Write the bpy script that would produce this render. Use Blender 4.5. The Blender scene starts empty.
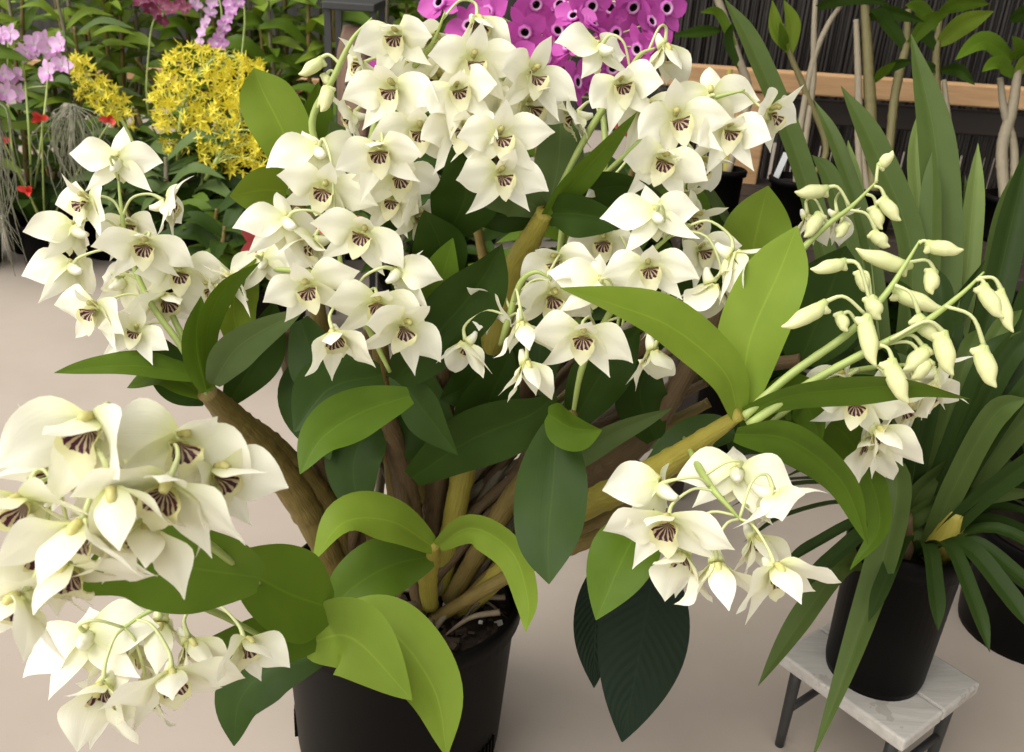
import bpy, math, random
from mathutils import Vector, Matrix, noise

R = math.radians
C = bpy.context.scene.collection
sc = bpy.context.scene

# ------------------------------------------------------------------ camera
F = 963.0
PITCH, ROLL = 25.0, 4.0
CAMROT = Matrix.Rotation(R(90 - PITCH), 3, 'X') @ Matrix.Rotation(R(ROLL), 3, 'Z')
POT_H, POT_R, POT_RB = 0.24, 0.140, 0.124


def camvec(px, py):
    return CAMROT @ Vector(((px - 512) / F, -(py - 376) / F, -1.0))


H = POT_H - (camvec(402, 582) * 1.133).z
CAM = Vector((0, 0, H))


def P(px, py, d):
    return CAM + camvec(px, py) * d


def G(px, py, z=0.0):
    v = camvec(px, py)
    return CAM + v * ((z - H) / v.z)


cd = bpy.data.cameras.new('camera')
cam = bpy.data.objects.new('camera', cd)
C.objects.link(cam)
cam.matrix_world = Matrix.Translation(CAM) @ CAMROT.to_4x4()
cd.sensor_width = 36.0
cd.lens = F / 1024 * 36
cd.clip_start = 0.02
cd.dof.use_dof = True
cd.dof.focus_distance = 0.9
cd.dof.aperture_fstop = 14.0
sc.camera = cam


# ------------------------------------------------------------------ materials
def mat(name):
    m = bpy.data.materials.new(name)
    m.use_nodes = True
    nt = m.node_tree
    nt.nodes.clear()
    out = nt.nodes.new('ShaderNodeOutputMaterial')
    return m, nt, out


def nd(nt, typ, **kw):
    n = nt.nodes.new(typ)
    for k, v in kw.items():
        if hasattr(n, k):
            setattr(n, k, v)
        else:
            n.inputs[k].default_value = v
    return n


def ramp(nt, fac, stops):
    r = nt.nodes.new('ShaderNodeValToRGB')
    el = r.color_ramp.elements
    while len(el) < len(stops):
        el.new(0.5)
    for e, (p, c) in zip(el, stops):
        e.position = p
        e.color = (c[0], c[1], c[2], 1)
    nt.links.new(fac, r.inputs[0])
    return r


def math_n(nt, op, a, b=None, c=None):
    n = nt.nodes.new('ShaderNodeMath')
    n.operation = op
    for i, x in enumerate((a, b, c)):
        if x is None:
            continue
        if isinstance(x, (int, float)):
            n.inputs[i].default_value = x
        else:
            nt.links.new(x, n.inputs[i])
    return n.outputs[0]


def mixc(nt, fac, a, b):
    n = nt.nodes.new('ShaderNodeMix')
    n.data_type = 'RGBA'
    if isinstance(fac, (int, float)):
        n.inputs[0].default_value = fac
    else:
        nt.links.new(fac, n.inputs[0])
    for i, x in ((6, a), (7, b)):
        if isinstance(x, tuple):
            n.inputs[i].default_value = (x[0], x[1], x[2], 1)
        else:
            nt.links.new(x, n.inputs[i])
    return n.outputs[2]


def uv(nt):
    t = nt.nodes.new('ShaderNodeUVMap')
    s = nt.nodes.new('ShaderNodeSeparateXYZ')
    nt.links.new(t.outputs[0], s.inputs[0])
    return t.outputs[0], s.outputs[0], s.outputs[1]


def objco(nt):
    return nt.nodes.new('ShaderNodeTexCoord').outputs['Object']


def noise_n(nt, vec, scale, detail=3, rough=0.55, dist=0.0):
    n = nt.nodes.new('ShaderNodeTexNoise')
    n.inputs['Scale'].default_value = scale
    n.inputs['Detail'].default_value = detail
    n.inputs['Roughness'].default_value = rough
    n.inputs['Distortion'].default_value = dist
    if vec is not None:
        nt.links.new(vec, n.inputs['Vector'])
    return n.outputs[0]


def scaled(nt, vec, s):
    m = nt.nodes.new('ShaderNodeMapping')
    m.inputs['Scale'].default_value = s
    nt.links.new(vec, m.inputs[0])
    return m.outputs[0]


def bump(nt, h, strength, dist=0.002):
    b = nt.nodes.new('ShaderNodeBump')
    b.inputs['Strength'].default_value = strength
    b.inputs['Distance'].default_value = dist
    nt.links.new(h, b.inputs['Height'])
    return b.outputs[0]


def principled(nt, out, col, rough=0.5, normal=None, spec=0.5, coat=0.0, trans=0.0, tcol=None):
    p = nt.nodes.new('ShaderNodeBsdfPrincipled')
    if isinstance(col, tuple):
        p.inputs['Base Color'].default_value = (col[0], col[1], col[2], 1)
    else:
        nt.links.new(col, p.inputs['Base Color'])
    if isinstance(rough, (int, float)):
        p.inputs['Roughness'].default_value = rough
    else:
        nt.links.new(rough, p.inputs['Roughness'])
    p.inputs['Specular IOR Level'].default_value = spec
    p.inputs['Coat Weight'].default_value = coat
    p.inputs['Coat Roughness'].default_value = 0.3
    if normal is not None:
        nt.links.new(normal, p.inputs['Normal'])
    if trans > 0:
        t = nt.nodes.new('ShaderNodeBsdfTranslucent')
        src = col if tcol is None else tcol
        if isinstance(src, tuple):
            t.inputs[0].default_value = (src[0], src[1], src[2], 1)
        else:
            nt.links.new(src, t.inputs[0])
        mx = nt.nodes.new('ShaderNodeMixShader')
        mx.inputs[0].default_value = trans
        nt.links.new(p.outputs[0], mx.inputs[1])
        nt.links.new(t.outputs[0], mx.inputs[2])
        nt.links.new(mx.outputs[0], out.inputs[0])
    else:
        nt.links.new(p.outputs[0], out.inputs[0])
    return p


def petal_material(name, tip, base, trans=0.35, rough=0.45):
    m, nt, out = mat(name)
    vec, u, v = uv(nt)
    c = ramp(nt, u, [(0.0, base), (0.30, tuple((a * 0.25 + b * 0.75) for a, b in zip(base, tip))), (0.6, tip)]).outputs[0]
    veins = noise_n(nt, scaled(nt, vec, (1.2, 26, 1)), 1.0, 2)
    nrm = bump(nt, veins, 0.25, 0.0015)
    principled(nt, out, c, rough, nrm, 0.35, 0.0, trans)
    return m


def leaf_material(name, col, col2, rough=0.36, mid=1.5, trans=0.18, quilt=0.0, coat=0.15):
    m, nt, out = mat(name)
    vec, u, v = uv(nt)
    n = noise_n(nt, objco(nt), 28, 3)
    c = mixc(nt, n, col, col2)
    # midrib crease and fine parallel veins
    dv = math_n(nt, 'ABSOLUTE', math_n(nt, 'SUBTRACT', v, 0.5))
    rib = math_n(nt, 'SUBTRACT', 1.0, math_n(nt, 'MULTIPLY', dv, 40.0))
    rib = math_n(nt, 'MAXIMUM', rib, 0.0)
    c = mixc(nt, math_n(nt, 'MULTIPLY', rib, 0.35), c, tuple(x * mid for x in col))
    sp = noise_n(nt, scaled(nt, vec, (6, 2, 1)), 3.0, 5, 0.7)
    spots = math_n(nt, 'MULTIPLY', math_n(nt, 'GREATER_THAN', sp, 0.735), 0.5)
    c = mixc(nt, spots, c, (0.10, 0.09, 0.03))
    veins = noise_n(nt, scaled(nt, vec, (0.8, 34, 1)), 1.0, 2)
    h = math_n(nt, 'SUBTRACT', veins, math_n(nt, 'MULTIPLY', rib, 1.2))
    nrm = bump(nt, h, 0.12, 0.0012)
    if quilt:
        w = math_n(nt, 'ADD', math_n(nt, 'MULTIPLY', u, 95.0), math_n(nt, 'MULTIPLY', dv, -50.0))
        q = math_n(nt, 'SINE', w)
        q = math_n(nt, 'SUBTRACT', q, math_n(nt, 'MULTIPLY', rib, 2.0))
        nrm = bump(nt, q, quilt, 0.002)
    principled(nt, out, c, rough + .06, nrm, 0.12, 0.0, trans, mixc(nt, 0.5, c, (col[0] * 1.6, col[1] * 1.5, col[2] * 0.6)))
    return m


M = {}
M['petal'] = petal_material('cream_petal', (0.93, 0.905, 0.76), (0.74, 0.76, 0.36), 0.32)
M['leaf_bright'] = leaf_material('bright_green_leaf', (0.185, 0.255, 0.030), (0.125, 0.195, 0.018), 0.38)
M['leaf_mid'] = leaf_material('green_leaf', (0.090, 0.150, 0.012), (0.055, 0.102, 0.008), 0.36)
M['leaf_lightened'] = leaf_material('lightened_green_leaf', (0.120, 0.195, 0.020), (0.08, 0.145, 0.012), 0.38)  # green leaf lightened in colour to offset shade from the lower left flowers
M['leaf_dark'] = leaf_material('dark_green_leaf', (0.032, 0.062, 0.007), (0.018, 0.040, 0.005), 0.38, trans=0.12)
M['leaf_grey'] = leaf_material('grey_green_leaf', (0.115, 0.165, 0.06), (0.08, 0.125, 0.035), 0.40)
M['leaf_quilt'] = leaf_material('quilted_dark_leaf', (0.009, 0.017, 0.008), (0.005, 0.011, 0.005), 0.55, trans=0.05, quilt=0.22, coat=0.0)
M['strap'] = leaf_material('strap_leaf', (0.082, 0.118, 0.030), (0.052, 0.082, 0.017), 0.42, trans=0.2)
M['strap_pale'] = leaf_material('pale_strap_leaf', (0.19, 0.25, 0.08), (0.14, 0.20, 0.05), 0.42, trans=0.2)
M['strap_dark'] = leaf_material('deep_strap_leaf', (0.026, 0.048, 0.008), (0.015, 0.030, 0.005), 0.45, trans=0.12)


def lip_material():
    m, nt, out = mat('striped_lip')
    vec, u, v = uv(nt)
    dv = math_n(nt, 'ABSOLUTE', math_n(nt, 'SUBTRACT', v, 0.5))
    sv = math_n(nt, 'SUBTRACT', v, 0.5)
    ang = math_n(nt, 'ARCTAN2', math_n(nt, 'MULTIPLY', sv, 0.85), math_n(nt, 'SUBTRACT', u, 0.03))
    nz = noise_n(nt, scaled(nt, vec, (9, 9, 1)), 1.0, 2)
    st = math_n(nt, 'GREATER_THAN', math_n(nt, 'SINE', math_n(nt, 'ADD', math_n(nt, 'MULTIPLY', ang, 19.0), math_n(nt, 'MULTIPLY', nz, 4.0))), -0.45)
    du = math_n(nt, 'MULTIPLY', math_n(nt, 'SUBTRACT', u, 0.26), 4.3)
    dw = math_n(nt, 'MULTIPLY', dv, 2.35)
    rr2 = math_n(nt, 'ADD', math_n(nt, 'MULTIPLY', du, du), math_n(nt, 'MULTIPLY', dw, dw))
    mk = math_n(nt, 'LESS_THAN', math_n(nt, 'ADD', rr2, math_n(nt, 'MULTIPLY', math_n(nt, 'SUBTRACT', nz, 0.5), 1.2)), 1.0)
    f = math_n(nt, 'MULTIPLY', st, mk)
    base = ramp(nt, u, [(0.0, (0.45, 0.42, 0.10)), (0.35, (0.72, 0.68, 0.34)), (0.7, (0.84, 0.81, 0.56))]).outputs[0]
    base = mixc(nt, math_n(nt, 'MULTIPLY', mk, 0.5), base, (0.22, 0.09, 0.12))
    c = mixc(nt, f, base, (0.060, 0.007, 0.022))
    principled(nt, out, c, 0.5, None, 0.3, 0, 0.22)
    return m


M['lip'] = lip_material()


def simple(name, col, col2=None, scale=20, rough=0.5, bstr=0.0, spec=0.5, trans=0.0, stretch=(1, 1, 1), coat=0.0):
    m, nt, out = mat(name)
    n = noise_n(nt, scaled(nt, objco(nt), stretch), scale, 4)
    c = mixc(nt, n, col, col2 or tuple(x * 0.8 for x in col))
    nrm = bump(nt, n, bstr, 0.004) if bstr else None
    principled(nt, out, c, rough, nrm, spec, coat, trans)
    return m


M['stem'] = simple('pale_green_stem', (0.36, 0.43, 0.13), (0.28, 0.36, 0.09), 30, 0.45)
M['pedicel'] = simple('cream_pedicel', (0.66, 0.68, 0.36), (0.56, 0.60, 0.26), 40, 0.45, trans=0.15)
M['bud'] = petal_material('bud_green', (0.76, 0.76, 0.40), (0.52, 0.60, 0.22), 0.2, 0.4)
M['column'] = simple('column_cream', (0.62, 0.60, 0.26), (0.40, 0.33, 0.08), 300, 0.5)
M['black_plastic'] = simple('black_plastic', (0.0025, 0.0022, 0.002), (0.004, 0.0036, 0.0032), 14, 0.45, spec=0.06)
M['soil'] = simple('bark_mix', (0.010, 0.007, 0.005), (0.030, 0.020, 0.013), 70, 0.9, 1.0, 0.2)
M['bark'] = simple('bark_chip', (0.018, 0.012, 0.009), (0.05, 0.033, 0.022), 80, 0.9, 0.5, 0.2)
M['perlite'] = simple('perlite', (0.65, 0.62, 0.56), (0.5, 0.47, 0.42), 60, 0.9)
M['root'] = simple('dry_root', (0.20, 0.15, 0.09), (0.10, 0.075, 0.05), 60, 0.8, 0.3)
M['metal_dark'] = simple('dark_metal', (0.02, 0.02, 0.021), (0.035, 0.033, 0.03), 30, 0.5)
M['moss'] = simple('grey_moss', (0.26, 0.25, 0.18), (0.17, 0.17, 0.11), 40, 0.9)
M['tag'] = simple('white_tag', (0.75, 0.76, 0.76), (0.7, 0.7, 0.7), 10, 0.5)


def cane_material(name, a, b, c3):
    m, nt, out = mat(name)
    vec, u, v = uv(nt)
    st = noise_n(nt, scaled(nt, vec, (3.0, 30, 1)), 1.0, 4, 0.6)
    pt = noise_n(nt, objco(nt), 22, 3)
    c = mixc(nt, st, a, b)
    c = mixc(nt, math_n(nt, 'MULTIPLY', pt, 0.7), c, c3)
    nrm = bump(nt, st, 0.6, 0.003)
    principled(nt, out, c, 0.5, nrm, 0.35)
    return m


M['cane'] = cane_material('olive_cane', (0.27, 0.18, 0.045), (0.075, 0.048, 0.016), (0.13, 0.11, 0.025))
M['cane_green'] = cane_material('green_cane', (0.36, 0.31, 0.045), (0.22, 0.19, 0.03), (0.30, 0.24, 0.04))
M['cane_brown'] = cane_material('brown_cane', (0.17, 0.105, 0.045), (0.07, 0.042, 0.02), (0.10, 0.07, 0.03))
M['cane_olive'] = cane_material('dull_olive_cane', (0.16, 0.14, 0.04), (0.09, 0.075, 0.03), (0.12, 0.10, 0.04))
M['cane_grey'] = cane_material('grey_cane', (0.30, 0.25, 0.18), (0.16, 0.13, 0.09), (0.20, 0.17, 0.10))


# ------------------------------------------------------------------ mesh helpers
class MB:
    def __init__(self):
        self.v, self.f, self.uv, self.mi = [], [], [], []

    def add(self, verts, faces, uvs, mi=0):
        o = len(self.v)
        self.v += [tuple(x) for x in verts]
        self.f += [tuple(i + o for i in f) for f in faces]
        self.uv += uvs
        self.mi += [mi] * len(faces)

    def mesh(self, name, mats, smooth=True):
        me = bpy.data.meshes.new(name)
        me.from_pydata(self.v, [], self.f)
        ul = me.uv_layers.new(name='UVMap')
        for p in me.polygons:
            p.use_smooth = smooth
            for li, vi in zip(p.loop_indices, p.vertices):
                ul.data[li].uv = self.uv[vi]
        for mm in mats:
            me.materials.append(mm)
        me.polygons.foreach_set('material_index', self.mi)
        me.update()
        return me


def link(name, me, parent=None, world=None):
    o = bpy.data.objects.new(name, me)
    C.objects.link(o)
    if parent is not None:
        o.parent = parent
        o.matrix_parent_inverse = Matrix.Translation(-ROOTLOC.get(parent.name, Vector((0, 0, 0)))) if parent.name in ROOTLOC else Matrix()
    if world is not None:
        o.matrix_basis = world
    return o


ROOTLOC = {}


def thing(name, label, cat, loc, group=None):
    o = bpy.data.objects.new(name, None)
    o.empty_display_size = 0.05
    C.objects.link(o)
    o.location = loc
    ROOTLOC[o.name] = Vector(loc)
    o['label'] = label
    o['category'] = cat
    if group:
        o['group'] = group
    return o


def tag(o, label, cat, group=None):
    o['label'] = label
    o['category'] = cat
    if group:
        o['group'] = group
    return o


def build(name, mb, mats, parent=None, smooth=True):
    if not isinstance(mats, (list, tuple)):
        mats = [mats]
    return link(name, mb.mesh(name, mats, smooth), parent)


def catmull(pts, n):
    pts = [Vector(p) for p in pts]
    if len(pts) == 2:
        pts = [pts[0], pts[0].lerp(pts[1], 0.5), pts[1]]
    ext = [pts[0] * 2 - pts[1]] + pts + [pts[-1] * 2 - pts[-2]]
    segs = len(pts) - 1
    res = []
    for i in range(n):
        t = i / (n - 1) * segs
        k = min(int(t), segs - 1)
        t -= k
        p0, p1, p2, p3 = ext[k:k + 4]
        res.append(0.5 * ((2 * p1) + (p2 - p0) * t + (2 * p0 - 5 * p1 + 4 * p2 - p3) * t * t + (3 * p1 - p0 - 3 * p2 + p3) * t ** 3))
    return res


def interp(lst, t):
    if len(lst) == 1:
        return lst[0]
    x = t * (len(lst) - 1)
    k = min(int(x), len(lst) - 2)
    return lst[k] + (lst[k + 1] - lst[k]) * (x - k)


def tube(mb, pts, radii, n=8, steps=None, rings=0, mi=0, cap=True, bulge=0.18):
    steps = steps or max(6, len(pts) * 4)
    c = catmull(pts, steps)
    verts, faces, uvs = [], [], []
    up = None
    for i, p in enumerate(c):
        t = (c[min(i + 1, steps - 1)] - c[max(i - 1, 0)]).normalized()
        if up is None:
            up = t.orthogonal().normalized()
        else:
            up = (up - t * up.dot(t))
            up = up.normalized() if up.length > 1e-6 else t.orthogonal().normalized()
        s = t.cross(up)
        u = i / (steps - 1)
        r = interp(radii, u)
        if rings:
            ph = (u * rings) % 1.0
            r *= 1 + bulge * (math.exp(-((ph - 0.02) / 0.07) ** 2) + math.exp(-((ph - 1.02) / 0.07) ** 2)) + 0.10 * math.sin(ph * math.pi)
        for j in range(n):
            a = 2 * math.pi * j / n
            verts.append(p + (up * math.cos(a) + s * math.sin(a)) * r)
            uvs.append((u * max(rings, 1), j / n))
    for i in range(steps - 1):
        for j in range(n):
            a, b = i * n + j, i * n + (j + 1) % n
            faces.append((a, b, b + n, a + n))
    if cap:
        faces.append(tuple(range(n - 1, -1, -1)))
        faces.append(tuple(range((steps - 1) * n, steps * n)))
    mb.add(verts, faces, uvs, mi)


def prof_leaf(u, base=0.35, peak=0.45, tip=0.9):
    # width along the leaf, 0..1
    if u < peak:
        x = u / peak
        return base + (1 - base) * math.sin(x * math.pi / 2) ** 0.9
    x = (u - peak) / (1 - peak)
    return max(0.015, math.cos(x * math.pi / 2) ** tip)


def prof_strap(u, base=0.8):
    if u < 0.3:
        return base + (1 - base) * u / 0.3
    if u < 0.72:
        return 1
    x = (u - 0.72) / 0.28
    return max(0.02, (1 - x ** 1.7))


def blade(mb, pts, width, tw=0.0, fold=0.25, prof=prof_leaf, nu=22, nv=8, wave=0.0, seed=0, ref=None, curl=0.0, mi=0, sides=None):
    """A leaf blade along a spine. tw: turn about its own length, start and end angle."""
    c = catmull(pts, nu)
    verts, faces, uvs = [], [], []
    lastS = None
    rnd = random.Random(seed)
    ph = rnd.uniform(0, 6.28)
    for i, p in enumerate(c):
        u = i / (nu - 1)
        t = (c[min(i + 1, nu - 1)] - c[max(i - 1, 0)]).normalized()
        V = (ref if ref is not None else (CAM - p)).normalized()
        S = t.cross(V)
        if S.length < 0.25 and lastS is not None:
            S = lastS
        S = (S - t * S.dot(t)).normalized()
        if lastS is not None:
            S = (S * 0.6 + lastS * 0.4)
            S = (S - t * S.dot(t)).normalized()
        lastS = S
        a = R(tw[0] + (tw[1] - tw[0]) * u) if isinstance(tw, tuple) else R(tw)
        Sr = Matrix.Rotation(a, 3, t) @ S
        N = Sr.cross(t)
        w = width * prof(u) * 0.5
        for j in range(nv + 1):
            x = j / nv * 2 - 1
            z = fold * abs(x) * w * (1 - 0.3 * abs(x)) - curl * w * x * x
            z += wave * w * math.sin(u * 9 + ph + (2.0 if x > 0 else 0)) * abs(x) ** 1.5
            verts.append(p + Sr * (x * w) + N * z)
            uvs.append((u, j / nv))
    m = nv + 1
    for i in range(nu - 1):
        for j in range(nv):
            a = i * m + j
            faces.append((a, a + 1, a + 1 + m, a + m))
    mb.add(verts, faces, uvs, mi)


def lathe(mb, prof, n=48, centre=Vector((0, 0, 0)), mi=0):
    verts, faces, uvs = [], [], []
    for i, (r, z) in enumerate(prof):
        for j in range(n):
            a = 2 * math.pi * j / n
            verts.append(centre + Vector((r * math.cos(a), r * math.sin(a), z)))
            uvs.append((i / len(prof), j / n))
    for i in range(len(prof) - 1):
        for j in range(n):
            a, b = i * n + j, i * n + (j + 1) % n
            faces.append((a, b, b + n, a + n))
    mb.add(verts, faces, uvs, mi)


def box(mb, c, s, rot=None, mi=0):
    c = Vector(c)
    vs = []
    for x in (-.5, .5):
        for y in (-.5, .5):
            for z in (-.5, .5):
                p = Vector((x * s[0], y * s[1], z * s[2]))
                if rot is not None:
                    p = rot @ p
                vs.append(c + p)
    fs = [(0, 1, 3, 2), (4, 6, 7, 5), (0, 4, 5, 1), (2, 3, 7, 6), (0, 2, 6, 4), (1, 5, 7, 3)]
    mb.add(vs, fs, [(v.x, v.y + v.z) for v in vs], mi)


def bevel(o, w=0.004, seg=2):
    b = o.modifiers.new('bevel', 'BEVEL')
    b.width = w
    b.segments = seg
    b.limit_method = 'ANGLE'
    return o


# ------------------------------------------------------------------ orchid flower
def tepal(mb, length, width, theta, phi, bend, rnd, peak=0.5, nu=11, nv=6, base=0.35, off=0.002, cup=0.25, tipc=0.75, mi=0, ruffle=0.12, sweep=0.0):
    """theta: angle from up, clockwise seen from the front; phi: lean towards the front; bend: curving back (+) along the length."""
    th = R(theta)
    d = Vector((math.sin(th), math.cos(th), 0))
    side = Vector((math.cos(th), -math.sin(th), 0))
    z = Vector((0, 0, 1))
    a = R(phi)
    p = d * off
    verts, faces, uvs = [], [], []
    ph = rnd.uniform(0, 6.28)
    twist = R(rnd.uniform(-14, 14))
    step = length / (nu - 1)
    for i in range(nu):
        u = i / (nu - 1)
        ang = a - R(bend) * u * u
        if sweep and i:
            q = th + R(sweep) * u
            d = Vector((math.sin(q), math.cos(q), 0))
            side = Vector((math.cos(q), -math.sin(q), 0))
        t = d * math.cos(ang) + z * math.sin(ang)
        n = -d * math.sin(ang) + z * math.cos(ang)
        if i:
            p = p + t * step
        ca, sa = math.cos(twist * u), math.sin(twist * u)
        s2 = side * ca + n * sa
        n2 = n * ca - side * sa
        w = width * 0.5 * prof_leaf(u, base, peak, tipc)
        for j in range(nv + 1):
            x = j / nv * 2 - 1
            h = cup * w * x * x * (1 - u * 0.7) + ruffle * w * math.sin(u * 8 + ph + (1.7 if x > 0 else 0)) * abs(x) ** 1.6 - 0.10 * w * math.exp(-(x / 0.25) ** 2)
            verts.append(p + s2 * (x * w) + n2 * h)
            uvs.append((u, j / nv))
    m = nv + 1
    for i in range(nu - 1):
        for j in range(nv):
            k = i * m + j
            faces.append((k, k + 1, k + 1 + m, k + m))
    mb.add(verts, faces, uvs, mi)


HOOD = (38, 52, 20, 60, 44, 70, 30)


def make_flower_meshes(k, nod, rnd):
    """Sepals with column and spur, two petals, lip: shared meshes of one flower form."""
    j = lambda s: rnd.uniform(-s, s)
    se = MB()
    hood = HOOD[k % len(HOOD)]
    tepal(se, 0.037 + j(.003), 0.020, j(10), hood, j(30) - 10, rnd, 0.40, base=0.55, tipc=1.15)
    for s in (1, -1):
        tepal(se, 0.048 + j(.004), 0.021, s * (150 + j(14)), 6 + nod * 0.8, j(30), rnd, 0.30, base=0.62, tipc=1.25, sweep=-s * (8 + j(14)))
    # spur behind the base
    tube(se, [Vector((0, -0.004, 0.001)), Vector((0, -0.010, -0.006)), Vector((0, -0.013, -0.013))], [0.0065, 0.0048, 0.0022], 10, 8)
    se.uv = [(min(u, 1.0), v) for u, v in se.uv]
    # column
    tube(se, [Vector((0, 0.002, 0)), Vector((0, 0.0055, 0.005)), Vector((0, 0.0055, 0.009))], [0.0028, 0.0030, 0.0022], 8, 7, mi=1)
    pl, pr = MB(), MB()
    for mb, s in ((pr, 1), (pl, -1)):
        tepal(mb, 0.047 + j(.004), 0.034 + j(.003), s * (80 + j(12) + nod * 0.4), 10 + nod + j(12), 14 + j(32), rnd, 0.43, base=0.22, cup=-0.20 + j(.18), ruffle=0.22, tipc=1.15, nu=13, nv=8, sweep=s * (26 + j(18)))
    # lip: trough with two raised side lobes, then a down-turned pointed tongue
    lp = MB()
    nu, nv, L = 16, 10, 0.029
    verts, faces, uvs = [], [], []
    p = Vector((0, -0.0025, 0.001))
    for i in range(nu):
        u = i / (nu - 1)
        ang = R(-22 - 55 * min(1, max(0, (u - 0.15) / 0.5)))
        t = Vector((0, math.sin(ang), math.cos(ang)))
        n = Vector((0, math.cos(ang), -math.sin(ang)))
        if i:
            p = p + t * (L / (nu - 1))
        side = math.exp(-((u - 0.33) / 0.20) ** 2)
        mid = 0.0074 * (prof_leaf(max(0, (u - 0.3) / 0.7), 0.5, 0.4, 0.8) if u > 0.3 else 0.5 + u)
        w = mid + 0.0070 * side
        for q in range(nv + 1):
            x = q / nv * 2 - 1
            lift = R(46) * side * min(1, max(0, (abs(x) - 0.15) / 0.5))
            fr = 0.0009 * math.sin(u * 40 + x * 6) * abs(x) ** 3 * (1 if u > 0.35 else 0)
            verts.append(p + Vector((1, 0, 0)) * (x * w * math.cos(lift * 0.75)) + n * (abs(x) * w * math.sin(lift) + fr))
            uvs.append((u, q / nv))
    m = nv + 1
    for i in range(nu - 1):
        for q in range(nv):
            a = i * m + q
            faces.append((a, a + 1, a + 1 + m, a + m))
    lp.add(verts, faces, uvs)
    return (se.mesh('sepals', [M['petal'], M['column']]), pl.mesh('petal', [M['petal']]), pr.mesh('petal', [M['petal']]), lp.mesh('lip', [M['lip']]))


rnd = random.Random(11)
OPEN = [make_flower_meshes(k, n, rnd) for k, n in enumerate((0, 6, 14, 20, 10, 26))]
NOD = [make_flower_meshes(k, n, rnd) for k, n in enumerate((44, 54, 62))]


def orient(yaw, pitch, roll):
    m = Matrix.Rotation(R(-roll), 3, 'Z') @ Matrix.Rotation(R(yaw), 3, 'Y') @ Matrix.Rotation(R(pitch), 3, 'X')
    return CAMROT @ m


# ------------------------------------------------------------------ main orchid
base_c = P(402, 582, 1.133)
POT = Vector((base_c.x, base_c.y, 0))
orchid = thing('potted_orchid', 'large potted orchid in a black plastic pot covered with sprays of cream white flowers', 'orchid', POT)

mb = MB()
Hh = POT_H
prof = [(0.001, 0.006), (POT_RB - .012, 0.006), (POT_RB - .008, 0.0), (POT_RB, 0.004), (POT_RB + .002, 0.02), (POT_R - .004, Hh - .03), (POT_R - .003, Hh - .028),
        (POT_R + .003, Hh - .027), (POT_R + .004, Hh - .004), (POT_R + .002, Hh), (POT_R - .003, Hh), (POT_R - .006, Hh - .01), (POT_R - .010, Hh - .04)]
lathe(mb, prof, 64, POT)
pot = build('pot', mb, M['black_plastic'], orchid)
# raised ribs framing the drainage slots low on the wall
for k in range(5):
    a = R(-100 + 72 * k)
    sm = MB()
    for q in range(-2, 3):
        aa = a + q * 0.062
        rr = POT_RB + 0.0022 + 0.028 * (POT_R - POT_RB) / Hh
        box(sm, POT + Vector((rr * math.cos(aa), rr * math.sin(aa), 0.038)), (0.004, 0.0026, 0.036), Matrix.Rotation(aa, 3, 'Z'))
    so = build('drainage_slot', sm, M['black_plastic'], pot, smooth=False)

mb = MB()
n = 60
verts, faces, uvs = [], [], []
rings = 14
for i in range(rings + 1):
    r = (POT_R - 0.010) * i / rings
    for j in range(n):
        a = 2 * math.pi * j / n
        x, y = r * math.cos(a), r * math.sin(a)
        z = Hh - 0.034 + 0.018 * (1 - (i / rings) ** 2) + 0.007 * noise.noise(Vector((x * 60, y * 60, 1))) + 0.006 * noise.noise(Vector((x * 140, y * 140, 3)))
        verts.append(POT + Vector((x, y, z)))
        uvs.append((x * 5, y * 5))
for i in range(rings):
    for j in range(n):
        a, b = i * n + j, i * n + (j + 1) % n
        faces.append((a, b, b + n, a + n))
mb.add(verts, faces, uvs)
build('potting_mix', mb, M['soil'], orchid)
rnd = random.Random(5)
mb = MB()
for k in range(420):
    r = (POT_R - 0.014) * math.sqrt(rnd.random())
    a = rnd.uniform(0, 6.28)
    z = Hh - 0.034 + 0.018 * (1 - (r / POT_R) ** 2) + rnd.uniform(0.002, 0.008)
    s = rnd.uniform(0.004, 0.012)
    rot = Matrix.Rotation(rnd.uniform(0, 6.28), 3, 'Z') @ Matrix.Rotation(rnd.uniform(-.8, .8), 3, 'X')
    white = rnd.random() < 0.10
    box(mb, POT + Vector((r * math.cos(a), r * math.sin(a), z)), (s * (0.6 if white else 1.3), s * 0.6, s * 0.5), rot, 1 if white else 0)
o = build('bark_chips', mb, [M['bark'], M['perlite']], orchid, smooth=False)
o['kind'] = 'stuff'


def px_pts(lst, d0=None, d1=None):
    """[(px, py[, d])]: d runs evenly from d0 to d1 where it is not given."""
    n = len(lst)
    res = []
    for i, q in enumerate(lst):
        d = q[2] if len(q) > 2 else d0 + (d1 - d0) * i / (n - 1)
        res.append(P(q[0], q[1], d))
    return res


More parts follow.
